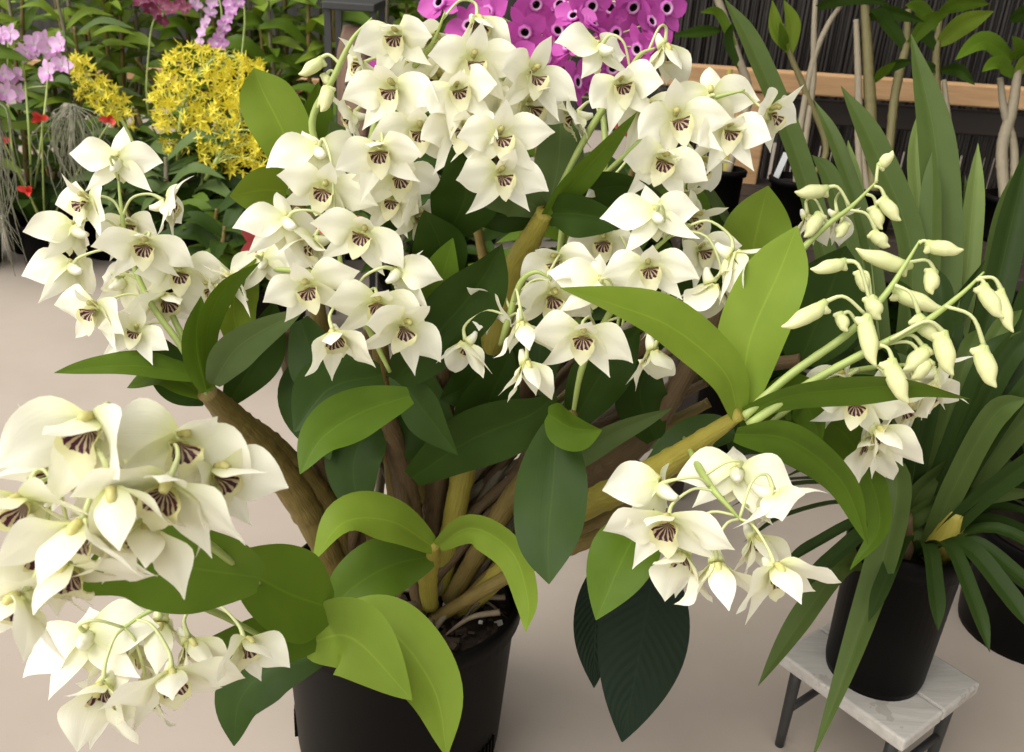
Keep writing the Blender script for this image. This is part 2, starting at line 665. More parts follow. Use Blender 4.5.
# canes: pixel path, depth start/end, radii in px, material
CANES = [
    ([(345, 585), (300, 500), (245, 432), (207, 392)], 1.13, 0.93, (12, 15, 15, 9), 'cane', 7),
    ([(355, 590), (325, 510), (275, 450), (235, 415)], 1.15, 0.99, (11, 15, 13, 8), 'cane', 7),
    ([(375, 590), (330, 480), (300, 410), (285, 330)], 1.16, 1.00, (9, 12, 10, 7), 'cane_brown', 7),
    ([(420, 600), (412, 510), (395, 440), (378, 390)], 1.14, 0.96, (8, 9, 9, 7), 'cane_brown', 8),
    ([(440, 590), (470, 440), (508, 290), (545, 212)], 1.13, 0.90, (9, 12, 14, 8), 'cane_green', 8),
    ([(455, 590), (540, 450), (610, 380), (690, 300)], 1.14, 0.95, (10, 13, 12, 7), 'cane_brown', 8),
    ([(462, 610), (560, 522), (650, 474), (740, 414)], 1.12, 0.835, (9, 13, 14, 6), 'cane_green', 8),
    ([(432, 620), (520, 570), (590, 540), (642, 518)], 1.10, 0.90, (6, 7, 7, 6), 'cane', 7),
    ([(450, 600), (510, 500), (560, 440), (572, 415)], 1.12, 0.92, (8, 10, 8, 5), 'cane', 7),
    ([(405, 590), (395, 470), (385, 390), (375, 300)], 1.15, 0.98, (8, 10, 9, 6), 'cane', 8),
    ([(470, 595), (575, 490), (650, 430), (740, 270)], 1.15, 0.95, (9, 12, 11, 7), 'cane_brown', 8),
    ([(425, 585), (440, 460), (445, 360), (450, 235)], 1.16, 0.93, (8, 11, 10, 7), 'cane_brown', 9),
    ([(390, 590), (350, 480), (330, 380), (295, 185)], 1.17, 0.97, (8, 11, 9, 6), 'cane', 9),
    ([(470, 570), (500, 450), (530, 380), (560, 300)], 1.18, 1.02, (9, 12, 10, 6), 'cane_brown', 8),
    ([(448, 620), (520, 555), (640, 500), (700, 440)], 1.13, 0.95, (7, 9, 9, 6), 'cane', 8),
    ([(460, 570), (590, 460), (690, 380), (800, 360)], 1.18, 0.98, (8, 10, 9, 6), 'cane_brown', 8),
    ([(400, 622), (360, 628), (330, 625), (318, 645)], 1.08, 0.86, (6, 7, 7, 6), 'cane', 5),
    ([(430, 605), (428, 580), (432, 560), (434, 545)], 1.09, 1.00, (8, 9, 7, 5), 'cane_green', 3),
]
for pts, d0, d1, rad, mname, rg in CANES:
    mb = MB()
    n = len(rad)
    rr = [r / F * (d0 + (d1 - d0) * i / (n - 1)) for i, r in enumerate(rad)]
    tube(mb, px_pts(pts, d0, d1), rr, 12, rg * 7 + 1, rg)
    build('cane', mb, M[mname], orchid)

xr = random.Random(17)
for k in range(28):
    a = xr.uniform(0, 6.28)
    r = xr.uniform(.02, .085)
    b = POT + Vector((r * math.cos(a), r * math.sin(a) + .02, Hh - .03))
    e = P(290 + k * 16 + xr.uniform(-20, 20), xr.uniform(270, 430), xr.uniform(1.02, 1.14))
    mid = b.lerp(e, .5) + Vector((0, 0, .03))
    rad = xr.uniform(.0045, .0085)
    mb = MB()
    tube(mb, [b, mid, e], [rad * .8, rad * 1.15, rad * .7], 9, 57, 8)
    build('cane', mb, M[('cane_brown', 'cane', 'cane_brown', 'cane_grey')[k % 4]], orchid)

ROOTS = [([(432, 632), (450, 612), (480, 592), (512, 566)], 1.08, 1.10, 4), ([(425, 645), (430, 615), (438, 600)], 1.03, 1.08, 5),
         ([(500, 612), (470, 618), (440, 622)], 1.08, 1.08, 4), ([(390, 612), (415, 600), (430, 590)], 1.06, 1.10, 5),
         ([(505, 590), (480, 600), (455, 610)], 1.1, 1.09, 4), ([(295, 560), (288, 535), (292, 515)], 1.08, 1.04, 1.6),
         ([(345, 575), (335, 600), (322, 585)], 1.09, 1.06, 1.5), ([(378, 560), (365, 585), (372, 606)], 1.09, 1.08, 1.6),
         ([(395, 585), (415, 575), (435, 590)], 1.10, 1.08, 4), ([(520, 520), (505, 555), (480, 585)], 1.12, 1.12, 2)]
for pts, d0, d1, r in ROOTS:
    mb = MB()
    pp = px_pts(pts, d0, d1)
    for q in pp:
        q.z = min(max(q.z, Hh - 0.022), Hh + .01)
    pp[-1].z = Hh - .03
    tube(mb, pp, [r / F * .8, r / F * .75, r / F * .55, r / F * .15], 8, 24, 5)
    build('root', mb, M['root'], orchid)

# leaves: pixel path from the base to the tip, depth start/end, width px, turn, material, fold
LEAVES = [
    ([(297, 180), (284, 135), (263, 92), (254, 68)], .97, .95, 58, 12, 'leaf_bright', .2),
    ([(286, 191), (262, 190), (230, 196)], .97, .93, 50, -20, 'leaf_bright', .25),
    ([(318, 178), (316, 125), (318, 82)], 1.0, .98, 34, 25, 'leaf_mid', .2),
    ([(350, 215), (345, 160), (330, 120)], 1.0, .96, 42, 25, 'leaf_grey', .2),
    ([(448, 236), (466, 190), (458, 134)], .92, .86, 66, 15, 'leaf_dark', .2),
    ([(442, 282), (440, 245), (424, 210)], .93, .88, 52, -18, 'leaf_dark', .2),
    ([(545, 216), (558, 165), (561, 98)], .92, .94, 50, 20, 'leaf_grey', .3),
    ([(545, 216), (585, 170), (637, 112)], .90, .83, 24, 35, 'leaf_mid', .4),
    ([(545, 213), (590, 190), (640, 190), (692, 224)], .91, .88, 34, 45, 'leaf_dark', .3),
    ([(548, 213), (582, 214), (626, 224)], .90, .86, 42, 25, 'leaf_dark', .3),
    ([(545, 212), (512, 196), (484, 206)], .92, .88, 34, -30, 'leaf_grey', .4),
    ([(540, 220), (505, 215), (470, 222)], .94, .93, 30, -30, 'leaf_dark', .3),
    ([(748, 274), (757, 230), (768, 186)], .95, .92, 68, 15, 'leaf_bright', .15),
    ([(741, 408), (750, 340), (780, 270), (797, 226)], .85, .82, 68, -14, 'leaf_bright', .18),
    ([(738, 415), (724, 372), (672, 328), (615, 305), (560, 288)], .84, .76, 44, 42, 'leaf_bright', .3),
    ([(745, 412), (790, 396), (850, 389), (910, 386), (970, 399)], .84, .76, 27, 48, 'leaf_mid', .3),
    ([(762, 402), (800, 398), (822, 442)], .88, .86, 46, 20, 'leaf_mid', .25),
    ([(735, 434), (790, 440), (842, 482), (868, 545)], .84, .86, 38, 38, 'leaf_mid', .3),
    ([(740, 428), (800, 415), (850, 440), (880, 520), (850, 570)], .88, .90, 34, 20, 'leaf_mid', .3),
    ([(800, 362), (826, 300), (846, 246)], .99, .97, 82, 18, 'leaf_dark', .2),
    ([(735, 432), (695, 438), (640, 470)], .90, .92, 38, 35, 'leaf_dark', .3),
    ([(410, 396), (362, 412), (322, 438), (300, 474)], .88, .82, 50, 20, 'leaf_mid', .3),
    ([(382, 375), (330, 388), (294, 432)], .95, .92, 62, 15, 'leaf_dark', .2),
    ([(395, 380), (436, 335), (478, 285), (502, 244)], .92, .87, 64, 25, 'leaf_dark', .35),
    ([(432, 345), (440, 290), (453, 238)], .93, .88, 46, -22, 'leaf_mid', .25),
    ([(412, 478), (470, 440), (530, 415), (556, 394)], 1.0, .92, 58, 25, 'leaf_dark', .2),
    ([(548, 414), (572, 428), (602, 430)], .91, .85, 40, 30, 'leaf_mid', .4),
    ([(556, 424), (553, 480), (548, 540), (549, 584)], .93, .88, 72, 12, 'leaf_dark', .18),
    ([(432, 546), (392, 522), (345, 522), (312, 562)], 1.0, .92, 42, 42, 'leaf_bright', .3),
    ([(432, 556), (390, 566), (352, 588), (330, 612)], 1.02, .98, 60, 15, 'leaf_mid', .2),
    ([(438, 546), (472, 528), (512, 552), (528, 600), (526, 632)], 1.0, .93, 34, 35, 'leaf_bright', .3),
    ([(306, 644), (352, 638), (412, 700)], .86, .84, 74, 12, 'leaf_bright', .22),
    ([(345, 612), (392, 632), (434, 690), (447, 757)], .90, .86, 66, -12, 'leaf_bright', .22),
    ([(331, 608), (285, 592), (222, 556)], .86, .74, 88, 18, 'leaf_lightened', .22),
    ([(260, 578), (205, 570), (130, 562), (70, 594)], .74, .64, 84, -18, 'leaf_lightened', .3),
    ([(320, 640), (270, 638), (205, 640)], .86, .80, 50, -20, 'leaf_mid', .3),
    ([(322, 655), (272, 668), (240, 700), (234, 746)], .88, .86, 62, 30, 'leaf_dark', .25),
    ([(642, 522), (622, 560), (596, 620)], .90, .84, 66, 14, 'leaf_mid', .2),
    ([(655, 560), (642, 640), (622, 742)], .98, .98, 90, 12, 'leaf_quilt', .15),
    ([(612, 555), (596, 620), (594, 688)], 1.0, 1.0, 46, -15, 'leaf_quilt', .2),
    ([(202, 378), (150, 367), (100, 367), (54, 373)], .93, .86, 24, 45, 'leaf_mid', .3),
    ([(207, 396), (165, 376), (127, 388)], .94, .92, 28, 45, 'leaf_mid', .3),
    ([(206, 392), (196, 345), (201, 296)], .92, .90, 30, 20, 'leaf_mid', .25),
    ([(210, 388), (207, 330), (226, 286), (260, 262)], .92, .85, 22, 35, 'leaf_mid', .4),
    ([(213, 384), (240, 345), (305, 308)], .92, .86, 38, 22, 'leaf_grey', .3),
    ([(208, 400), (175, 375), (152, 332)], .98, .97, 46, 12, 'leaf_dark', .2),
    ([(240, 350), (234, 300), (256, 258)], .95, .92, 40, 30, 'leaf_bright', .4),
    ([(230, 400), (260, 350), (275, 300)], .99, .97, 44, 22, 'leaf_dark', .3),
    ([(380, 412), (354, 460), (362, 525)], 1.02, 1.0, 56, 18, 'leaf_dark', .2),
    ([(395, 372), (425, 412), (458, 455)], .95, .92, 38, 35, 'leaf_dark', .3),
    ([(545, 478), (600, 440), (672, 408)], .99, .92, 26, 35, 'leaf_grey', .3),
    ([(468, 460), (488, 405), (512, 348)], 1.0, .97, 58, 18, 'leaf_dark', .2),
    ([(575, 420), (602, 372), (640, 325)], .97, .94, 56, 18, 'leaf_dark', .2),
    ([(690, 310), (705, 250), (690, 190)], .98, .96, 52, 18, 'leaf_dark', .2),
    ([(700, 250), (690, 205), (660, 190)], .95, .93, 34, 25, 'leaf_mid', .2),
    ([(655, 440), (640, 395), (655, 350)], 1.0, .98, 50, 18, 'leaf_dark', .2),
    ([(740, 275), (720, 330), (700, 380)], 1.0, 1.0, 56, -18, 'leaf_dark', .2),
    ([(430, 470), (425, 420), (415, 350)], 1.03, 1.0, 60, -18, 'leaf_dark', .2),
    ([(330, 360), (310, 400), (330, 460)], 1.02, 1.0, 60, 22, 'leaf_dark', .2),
    ([(300, 320), (320, 370), (350, 380)], .98, .96, 50, 22, 'leaf_dark', .2),
    ([(640, 180), (690, 185), (735, 225)], .98, .96, 30, 30, 'leaf_grey', .3),
    ([(560, 300), (540, 350), (545, 400)], 1.02, 1.0, 50, 18, 'leaf_dark', .2),
    ([(480, 330), (470, 380), (440, 400)], 1.0, .98, 50, -18, 'leaf_dark', .2),
    ([(860, 335), (800, 330), (770, 350)], 1.02, 1.0, 60, -18, 'leaf_dark', .2),
    ([(725, 440), (770, 425), (820, 470)], .93, .95, 60, 18, 'leaf_dark', .2),
]
for i, (pts, d0, d1, w, tw, mname, fold) in enumerate(LEAVES):
    mb = MB()
    dm = (d0 + d1) / 2
    tt = tw if i % 2 else tw
    blade(mb, px_pts(pts, d0, d1), w / F * dm / max(0.55, math.cos(R(tw)) * 0.97), (tt * 0.8, tt * 1.2), fold, wave=0.10, seed=i, nu=24, nv=8)
    build('leaf', mb, M[mname], orchid)

# flower stems and their flowers: (px, py, depth offset cm, yaw, pitch, roll[, scale])
SPIKES = {
    'A': dict(d=.93, stems=[[(207, 395, .93), (180, 345, .93), (150, 302, .93), (128, 250, .93), (121, 205, .93), (118, 172, .93)],
                            [(190, 352, .94), (170, 310, .95), (160, 280, .95)]],
              fl=[(117, 158, -1, 180, -8, 0), (88, 199, -2, -28, 18, -6), (166, 200, 0, 105, 5, 8), (74, 226, -1, -112, 0, -4), (146, 241, -3, 8, 30, 0),
                  (72, 264, -1, -120, 20, 0), (179, 269, 0, 30, 22, 0), (96, 306, -3, -25, 18, -4), (136, 330, -2, 8, -5, 0, .8), (122, 278, 1, 170, 10, 20),
                  (166, 296, 1, 45, 50, 0), (128, 222, 4, 25, 20, 0, .85)]),
    'C': dict(d=.87, stems=[[(390, 372, .90), (365, 322, .88), (346, 290, .87), (338, 245, .87), (334, 212, .87)], [(330, 275, .90), (285, 270, .92), (240, 268, .94)]],
              fl=[(325, 186, 0, 5, 22, 4), (318, 147, 1, 205, 10, 10), (287, 218, -1, 215, 15, 6), (312, 238, 0, -55, 35, -8), (364, 231, -2, 12, 14, 6),
                  (396, 268, -1, 130, 0, 5), (308, 284, -3, -8, 22, 0), (377, 299, -2, 22, 30, 6), (405, 323, -2, 28, 20, 8), (333, 332, -4, 5, 62, 0),
                  (262, 258, 5, 175, 0, 0, .9), (392, 198, 4, 5, 15, 0, .9), (416, 214, 4, 70, 20, 0, .9), (232, 278, 6, -50, 25, 0), (212, 285, 8, -60, 30, 0, .8)]),
    'B': dict(d=.88, stems=[[(345, 190, .92), (312, 128, .90), (335, 75, .88), (352, 40, .87), (372, 18, .87)], [(372, 215, .92), (370, 150, .90), (385, 100, .90), (420, 60, .89), (434, 40, .88), (445, 12, .87)],
                            [(470, 190, .95), (455, 140, .93), (480, 95, .92), (520, 70, .91), (545, 60, .90)]],
              fl=[(396, 32, -1, -6, 22, 0), (393, 86, -2, -8, 20, 0), (456, 87, -2, 10, 14, 0), (473, 58, -2, 16, 15, 6), (478, 18, 0, 20, 72, 10),
                  (533, 72, -1, 24, 14, 8), (380, 147, -4, 0, 30, 4), (420, 128, -1, 3, 22, 4), (464, 126, -1, 10, 12, 4), (500, 134, -3, 18, 10, 4),
                  (500, 172, -2, 22, 18, 4), (352, 112, 3, -85, 20, 0, .85), (440, 78, 2, 0, 6, 0), (528, 102, 1, 40, 35, 0), (420, 62, 3, -10, 10, 0),
                  (510, 98, 1, 10, 10, 0), (398, 172, 0, 25, 45, 0, .95), (362, 62, 2, -70, 10, 0, .8), (478, 104, 2, -5, 5, 0), (432, 36, 2, 60, 30, 0)]),
    'E': dict(d=.90, stems=[[(545, 215, .93), (590, 130, .91), (625, 78, .90), (640, 55, .89), (655, 48, .88)], [(600, 178, .93), (650, 135, .91), (705, 102, .89), (745, 90, .88)]],
              fl=[(620, 81, -2, 0, 14, 0), (600, 45, 0, 215, 10, -10), (666, 45, 0, 30, 95, 8), (676, 116, -3, 4, 12, 0, 1.08), (664, 156, -3, 8, 20, 6),
                  (711, 94, -1, 178, -15, -10), (728, 127, -2, 12, 16, 4), (770, 110, -1, 48, 22, 6), (575, 112, 1, -95, 45, 0), (684, 192, 1, 40, 65, 0, .85),
                  (604, 180, 1, 225, 20, 0, .75), (700, 160, 0, 60, 35, 0), (645, 105, 1, 20, 30, 0)]),
    'F': dict(d=.87, stems=[[(572, 420, .93), (583, 365, .90), (607, 318, .88), (637, 268, .87), (665, 240, .87), (690, 224, .86)], [(500, 345, .92), (507, 325, .90), (520, 284, .88), (535, 272, .87), (550, 278, .87)]],
              fl=[(656, 211, -2, 185, 5, 8), (648, 264, -2, 0, 24, 4), (735, 252, -1, 65, 70, 0), (714, 284, 0, 60, 95, 8), (668, 302, 0, 5, 88, 0),
                  (655, 350, -1, 25, 98, 0), (600, 282, -1, 190, 8, 6), (583, 332, -4, 0, 26, 0), (552, 292, 1, 25, 35, 0), (522, 322, -3, 0, 92, 0, .9),
                  (527, 362, -4, 20, 88, 0, .9), (488, 292, 3, -30, 60, 0, .85), (464, 342, 3, -70, 80, 0, .85), (692, 214, 3, 60, 20, 0), (604, 238, 4, -15, 25, 0, .9),
                  (700, 248, 3, 15, 20, 0, .9), (558, 258, 3, -30, 20, 0, .9)]),
    'G': dict(d=0.85, stems=[[(750, 440, .86), (800, 400, .86), (850, 372, .87), (905, 365, .88), (935, 362, .88)]],
              fl=[(845, 376, 1, -60, 30, 0), (856, 400, -1, -15, 20, 0), (878, 428, -1, 5, 60, 0), (902, 402, 0, 35, 50, 0), (926, 388, 1, 45, 45, 0),
                  (938, 368, 2, 60, 25, 0, .9), (868, 440, 1, -15, 70, 0), (900, 380, 3, 10, 25, 0, .9)]),
    'K': dict(d=.94, stems=[[(762, 300, .94), (800, 252, .92), (826, 226, .92), (852, 206, .92), (878, 180, .92)]], fl=[(808, 216, 1, 15, 70, 0, .8), (838, 214, 2, 40, 60, 0, .7)]),
    'H': dict(d=.80, stems=[[(684, 438, .91), (698, 466, .84), (712, 488, .80), (728, 506, .79), (742, 522, .79)]],
              fl=[(660, 482, 0, -135, 10, -6), (668, 518, -2, -22, 38, -6), (682, 552, 0, -35, 82, 0, .9), (717, 562, -2, 0, 96, -8), (738, 468, 3, 175, 20, 0),
                  (776, 492, 0, 75, 35, 10), (776, 566, -4, 14, 50, 6), (756, 536, 3, 20, 72, 0, .9)]),
    'I': dict(d=.55, stems=[[(270, 592, .80), (210, 545, .68), (140, 490, .58), (90, 470, .55), (40, 480, .54)], [(150, 500, .59), (160, 465, .57), (175, 450, .57)]],
              fl=[(92, 420, -2, -8, 22, -4, 1.08), (22, 498, -1, -20, 42, -8), (180, 436, 1, 40, 2, 6, .92), (168, 482, -2, 14, 32, 4), (80, 524, -3, 0, 48, 0),
                  (68, 566, -1, -12, 48, 0, .9), (20, 596, -1, -22, 40, 0, .9), (146, 524, 0, 18, 58, 0, .9), (112, 486, -3, 5, 84, 0), (34, 545, 1, -35, 65, 0),
                  (142, 462, 3, 20, 40, 0), (52, 462, 3, -30, 40, 0), (215, 470, 2, 70, 20, 0, .85), (60, 448, 5, -40, 10, 0)]),
    'J': dict(d=.72, stems=[[(268, 640, .82), (215, 612, .77), (178, 602, .73), (148, 612, .72), (118, 632, .72)]],
              fl=[(86, 632, 0, 195, 25, -4), (102, 684, -2, -5, 66, -4), (126, 648, 1, 0, 92, 0), (172, 672, -2, 22, 44, 6), (246, 640, 1, 55, 20, 8, .8),
                  (160, 622, 2, 20, 88, 0), (190, 640, 2, 40, 70, 0, .9), (142, 690, 1, 10, 92, 0, .9)]),
}
rnd = random.Random(3)
RI = orchid.matrix_basis.copy()
ci = 0
for key, sp in SPIKES.items():
    allpts = []
    for st in sp['stems']:
        pts = px_pts(st)
        mb = MB()
        r0 = 3.4 / F * st[0][2]
        tube(mb, pts, [r0 * .55, r0, r0 * .85, r0 * .6, r0 * .25], 8, 30, 6, bulge=0.12)
        build('flower_stem', mb, M['stem'], orchid)
        c = catmull(pts, 40)
        allpts += c[12:38]
    for fl in sp['fl']:
        px, py, dd, yaw, pitch, roll = fl[:6]
        s = (fl[6] if len(fl) > 6 else 1.0) * rnd.uniform(0.95, 1.05) * {'I': 1.08, 'H': 1.10, 'J': 1.05}.get(key, 0.96)
        ms = (NOD if abs(pitch) > 52 else OPEN)[ci % (3 if abs(pitch) > 52 else 6)]
        ci += 1
        rot = orient(yaw + rnd.uniform(-6, 6), pitch + (16 if key == 'I' else 6) * (abs(yaw) < 90) + rnd.uniform(-6, 6), roll + rnd.uniform(-16, 16))
        loc = P(px, py, sp['d'] + dd / 100)
        W = Matrix.Translation(loc) @ rot.to_4x4() @ Matrix.Scale(s, 4)
        fo = link('flower', ms[0], orchid)
        fo.matrix_basis = W
        for nm, me in (('petal', ms[1]), ('petal', ms[2]), ('lip', ms[3])):
            link(nm, me, fo)
        # pedicel from the back of the flower, arching to the stem
        back = rot @ Vector((0, 0.1, -1))
        q0 = loc + rot @ Vector((0, -0.001, -0.002)) * s
        q1 = q0 + back.normalized() * 0.014
        best = min(allpts, key=lambda a: (a - (q1 + Vector((0, 0, -0.02)))).length)
        L = (best - q1).length
        mid = q1.lerp(best, 0.45) + Vector((0, 0, 0.10 * min(L, 0.08))) + back * 0.15 * min(L, .05)
        mb = MB()
        tube(mb, [q0, q1, mid, best], [0.0022, 0.0014, 0.0012, 0.0013], 6, 14)
        Wi = W.inverted()
        mb.v = [tuple(Wi @ Vector(v)) for v in mb.v]
        link('pedicel', mb.mesh('pedicel', [M['pedicel']]), fo)

# buds: pedicel start on the stem, bud base, bud tip
BSTEMS = [([(742, 418, .84), (790, 375, .83), (850, 332, .82), (885, 295, .82), (905, 265, .82), (920, 240, .82)], 4.6),
          ([(748, 425, .84), (810, 383, .82), (870, 350, .80), (920, 325, .79), (960, 295, .79), (984, 272, .79)], 4.6)]
for pts, r in BSTEMS:
    mb = MB()
    tube(mb, px_pts(pts), [r / F * .80, r / F * .68, r / F * .5, r / F * .16], 10, 46, 7, bulge=0.12)
    build('flower_stem', mb, M['stem'], orchid)
BUDS = [  # stem point, base, tip, depth, size
    ((919, 243), (926, 242), (963, 252), .82, 12), ((905, 262), (912, 266), (855, 251), .83, 13), ((872, 310), (846, 260), (811, 271), .81, 11),
    ((872, 312), (862, 270), (866, 293), .83, 10), ((866, 315), (826, 301), (783, 329), .80, 13), ((858, 325), (842, 312), (846, 332), .81, 10),
    ((875, 305), (874, 296), (878, 320), .81, 13), ((862, 322), (868, 314), (873, 367), .79, 14), ((893, 285), (893, 288), (943, 311), .83, 13),
    ((910, 262), (936, 270), (930, 294), .83, 12), ((976, 280), (984, 283), (1001, 319), .79, 13), ((978, 278), (1001, 288), (1011, 333), .79, 11),
    ((945, 306), (984, 345), (993, 388), .78, 15), ((895, 285), (918, 314), (941, 342), .80, 14), ((890, 340), (944, 330), (950, 376), .79, 15),
    ((880, 345), (892, 358), (906, 404), .78, 15), ((878, 346), (925, 345), (905, 372), .80, 13), ((880, 345), (924, 358), (914, 380), .80, 13),
    ((876, 183), (877, 166), (894, 152), .92, 9), ((850, 207), (828, 187), (795, 194), .92, 11), ((874, 186), (884, 196), (899, 222), .92, 11),
    ((866, 194), (877, 206), (880, 230), .93, 11), ((850, 210), (875, 230), (888, 248), .92, 11), ((820, 232), (818, 212), (806, 238), .92, 11),
    ((842, 214), (842, 222), (838, 238), .93, 10), ((340, 64), (322, 57), (300, 76), .88, 10), ((318, 108), (326, 86), (323, 112), .87, 11), ((335, 72), (326, 74), (328, 84), .89, 7)]
for st, a, b, d, w in BUDS:
    A, B = P(a[0], a[1], d), P(b[0], b[1], d - 0.006)
    S0 = P(st[0], st[1], d)
    mb = MB()
    ax = (B - A)
    L = ax.length
    ax.normalize()
    side = ax.cross(CAM - A).normalized()
    dn = side if side.z < 0 else -side
    r = w / F * d / 2 * 1.18
    cpts = [A, A + ax * L * .25 + dn * r * .35, A + ax * L * .55 + dn * r * .15, A + ax * L * .8 + dn * r * .1, B - dn * r * .35]
    tube(mb, cpts, [r * .45, r * 1.05, r * 1.12, r * .72, r * .10], 12, 18)
    # rounded spur on the underside near the base
    tube(mb, [A + ax * L * .16, A + ax * L * .12 + dn * r * .9, A + ax * L * .05 + dn * r * 1.5], [r * .8, r * .65, r * .22], 10, 8)
    bo = build('bud', mb, M['bud'], orchid)
    mp = MB()
    mid = S0.lerp(A, 0.6) + Vector((0, 0, min(0.012, (A - S0).length * .25)))
    tube(mp, [S0, mid, A + ax * 0.002], [0.0017, 0.0015, 0.0022], 6, 10)
    po = link('pedicel', mp.mesh('pedicel', [M['pedicel']]), bo)
    po.matrix_parent_inverse = Matrix()


# ------------------------------------------------------------------ setting
def struct(name, mb, m, smooth=False):
    o = build(name, mb, m, None, smooth)
    o['kind'] = 'structure'
    return o


m, nt, out = mat('smooth_concrete')
oc = objco(nt)
n1 = noise_n(nt, oc, 1.6, 5, 0.6)
n2 = noise_n(nt, oc, 45, 4, 0.7)
c = ramp(nt, n1, [(0.3, (0.34, 0.285, 0.235)), (0.7, (0.41, 0.35, 0.295))]).outputs[0]
c = mixc(nt, math_n(nt, 'MULTIPLY', math_n(nt, 'GREATER_THAN', n2, 0.66), 0.25), c, (0.30, 0.26, 0.22))
principled(nt, out, c, 0.55, bump(nt, n2, 0.15, 0.002), 0.35)
M['floor'] = m
mb = MB()
box(mb, (0.4, 2.2, -0.05), (8.4, 6.4, 0.1))
struct('floor', mb, M['floor'])

m, nt, out = mat('shade_cloth')
oc = objco(nt)
n1 = noise_n(nt, scaled(nt, oc, (14, 1, 2)), 2.0, 4)
c = ramp(nt, n1, [(0.35, (0.012, 0.013, 0.010)), (0.75, (0.045, 0.042, 0.030))]).outputs[0]
principled(nt, out, c, 0.8)
M['shade'] = m
mb = MB()
box(mb, (0.4, 5.2, 1.1), (8.4, 0.08, 2.3))
struct('wall_back', mb, M['shade'])

m, nt, out = mat('oiled_wood')
oc = objco(nt)
n1 = noise_n(nt, scaled(nt, oc, (3, 30, 30)), 2.0, 5, 0.6, 0.6)
c = ramp(nt, n1, [(0.3, (0.42, 0.24, 0.11)), (0.7, (0.60, 0.37, 0.19))]).outputs[0]
principled(nt, out, c, 0.5, None, 0.4)
M['wood'] = m
mb = MB()
box(mb, (2.3, 2.6, 2.1), (3.4, 4.2, 0.03))
struct('added_shade_roof', mb, M['shade'])  # unseen overhead sheet, added to darken the right side
m, nt, out = mat('weathered_white_wood')
oc = objco(nt)
n1 = noise_n(nt, scaled(nt, oc, (3, 26, 26)), 3.0, 6, 0.7, 0.4)
n2 = noise_n(nt, oc, 14, 4, 0.7)
c = ramp(nt, n1, [(0.25, (0.36, 0.33, 0.29)), (0.65, (0.50, 0.47, 0.43))]).outputs[0]
c = mixc(nt, math_n(nt, 'MULTIPLY', math_n(nt, 'GREATER_THAN', n2, 0.62), 0.35), c, (0.20, 0.17, 0.13))
principled(nt, out, c, 0.7, bump(nt, n1, 0.4, 0.002), 0.3)
M['white_wood'] = m
M['dark_wood'] = simple('dark_stained_wood', (0.035, 0.022, 0.014), (0.016, 0.011, 0.008), 12, 0.6, stretch=(1, 8, 8))
M['reed'] = simple('dark_reed', (0.018, 0.012, 0.009), (0.008, 0.006, 0.005), 30, 0.45, 0.4, stretch=(6, 6, 0.6))
M['kraft'] = simple('brown_sack', (0.30, 0.19, 0.13), (0.22, 0.13, 0.09), 18, 0.7, 0.3)
M['ink'] = simple('dark_print', (0.03, 0.022, 0.02), None, 10, 0.7)
M['pale_print'] = simple('pale_print', (0.50, 0.44, 0.38), None, 10, 0.7)


# ------------------------------------------------------------------ generic background plants
def pot_mesh(r, rb, h, c, n=32):
    mb = MB()
    lathe(mb, [(0.001, .004), (rb - .004, .004), (rb, 0), (rb + .002, .01), (r - .003, h * .86), (r + .002, h * .865), (r + .003, h - .003), (r, h), (r - .004, h), (r - .006, h * .85), (r - .01, h * .84)], n, c)
    return mb


def soil_mesh(r, z, c, n=24):
    mb = MB()
    vs, fs, us = [], [], []
    for i in range(7):
        q = r * i / 6
        for j in range(n):
            a = 6.28318 * j / n
            x, y = q * math.cos(a), q * math.sin(a)
            vs.append(c + Vector((x, y, z + .006 * noise.noise(Vector((x * 70, y * 70, c.x * 9))))))
            us.append((x, y))
    for i in range(6):
        for j in range(n):
            a, b = i * n + j, i * n + (j + 1) % n
            fs.append((a, b, b + n, a + n))
    mb.add(vs, fs, us)
    return mb


def potted(name, label, cat, base, r=0.09, h=0.16, group=None):
    t = thing(name, label, cat, base, group)
    build('pot', pot_mesh(r, r * .82, h, base), M['black_plastic'], t)
    build('potting_mix', soil_mesh(r * .93, h * .85, base), M['soil'], t)
    return t


def leafy_cane(t, pts, r, lm, cm, nleaf, ll, lw, rnd, u0=0.25, rings=8):
    mb = MB()
    tube(mb, pts, [r, r * 1.25, r * .75], 8, rings * 5 + 1, rings)
    cane = build('cane', mb, M[cm], t)
    if not nleaf:
        return cane
    c = catmull(pts, 40)
    fm = MB()
    for k in range(nleaf):
        u = u0 + (1 - u0) * (k + rnd.random() * .6) / nleaf
        p = c[min(39, int(u * 39))]
        a = k * 2.6 + rnd.uniform(-.6, .6)
        d = Vector((math.cos(a), math.sin(a), 0))
        L = ll * rnd.uniform(.7, 1.2)
        rise = rnd.uniform(.1, .9)
        pp = [p, p + d * L * .45 + Vector((0, 0, L * .45 * rise)), p + d * L * .95 + Vector((0, 0, L * (rise * .55 - .15)))]
        blade(fm, pp, lw * rnd.uniform(.8, 1.2), (0, rnd.uniform(-25, 25)), 0.3, nu=9, nv=4, wave=.08, seed=rnd.random(), ref=Vector((rnd.uniform(-.4, .4), -.55, .85)), mi=rnd.randrange(len(lm)))
    link('foliage', fm.mesh('foliage', [M[x] for x in lm]), cane)
    return cane


BG = random.Random(21)
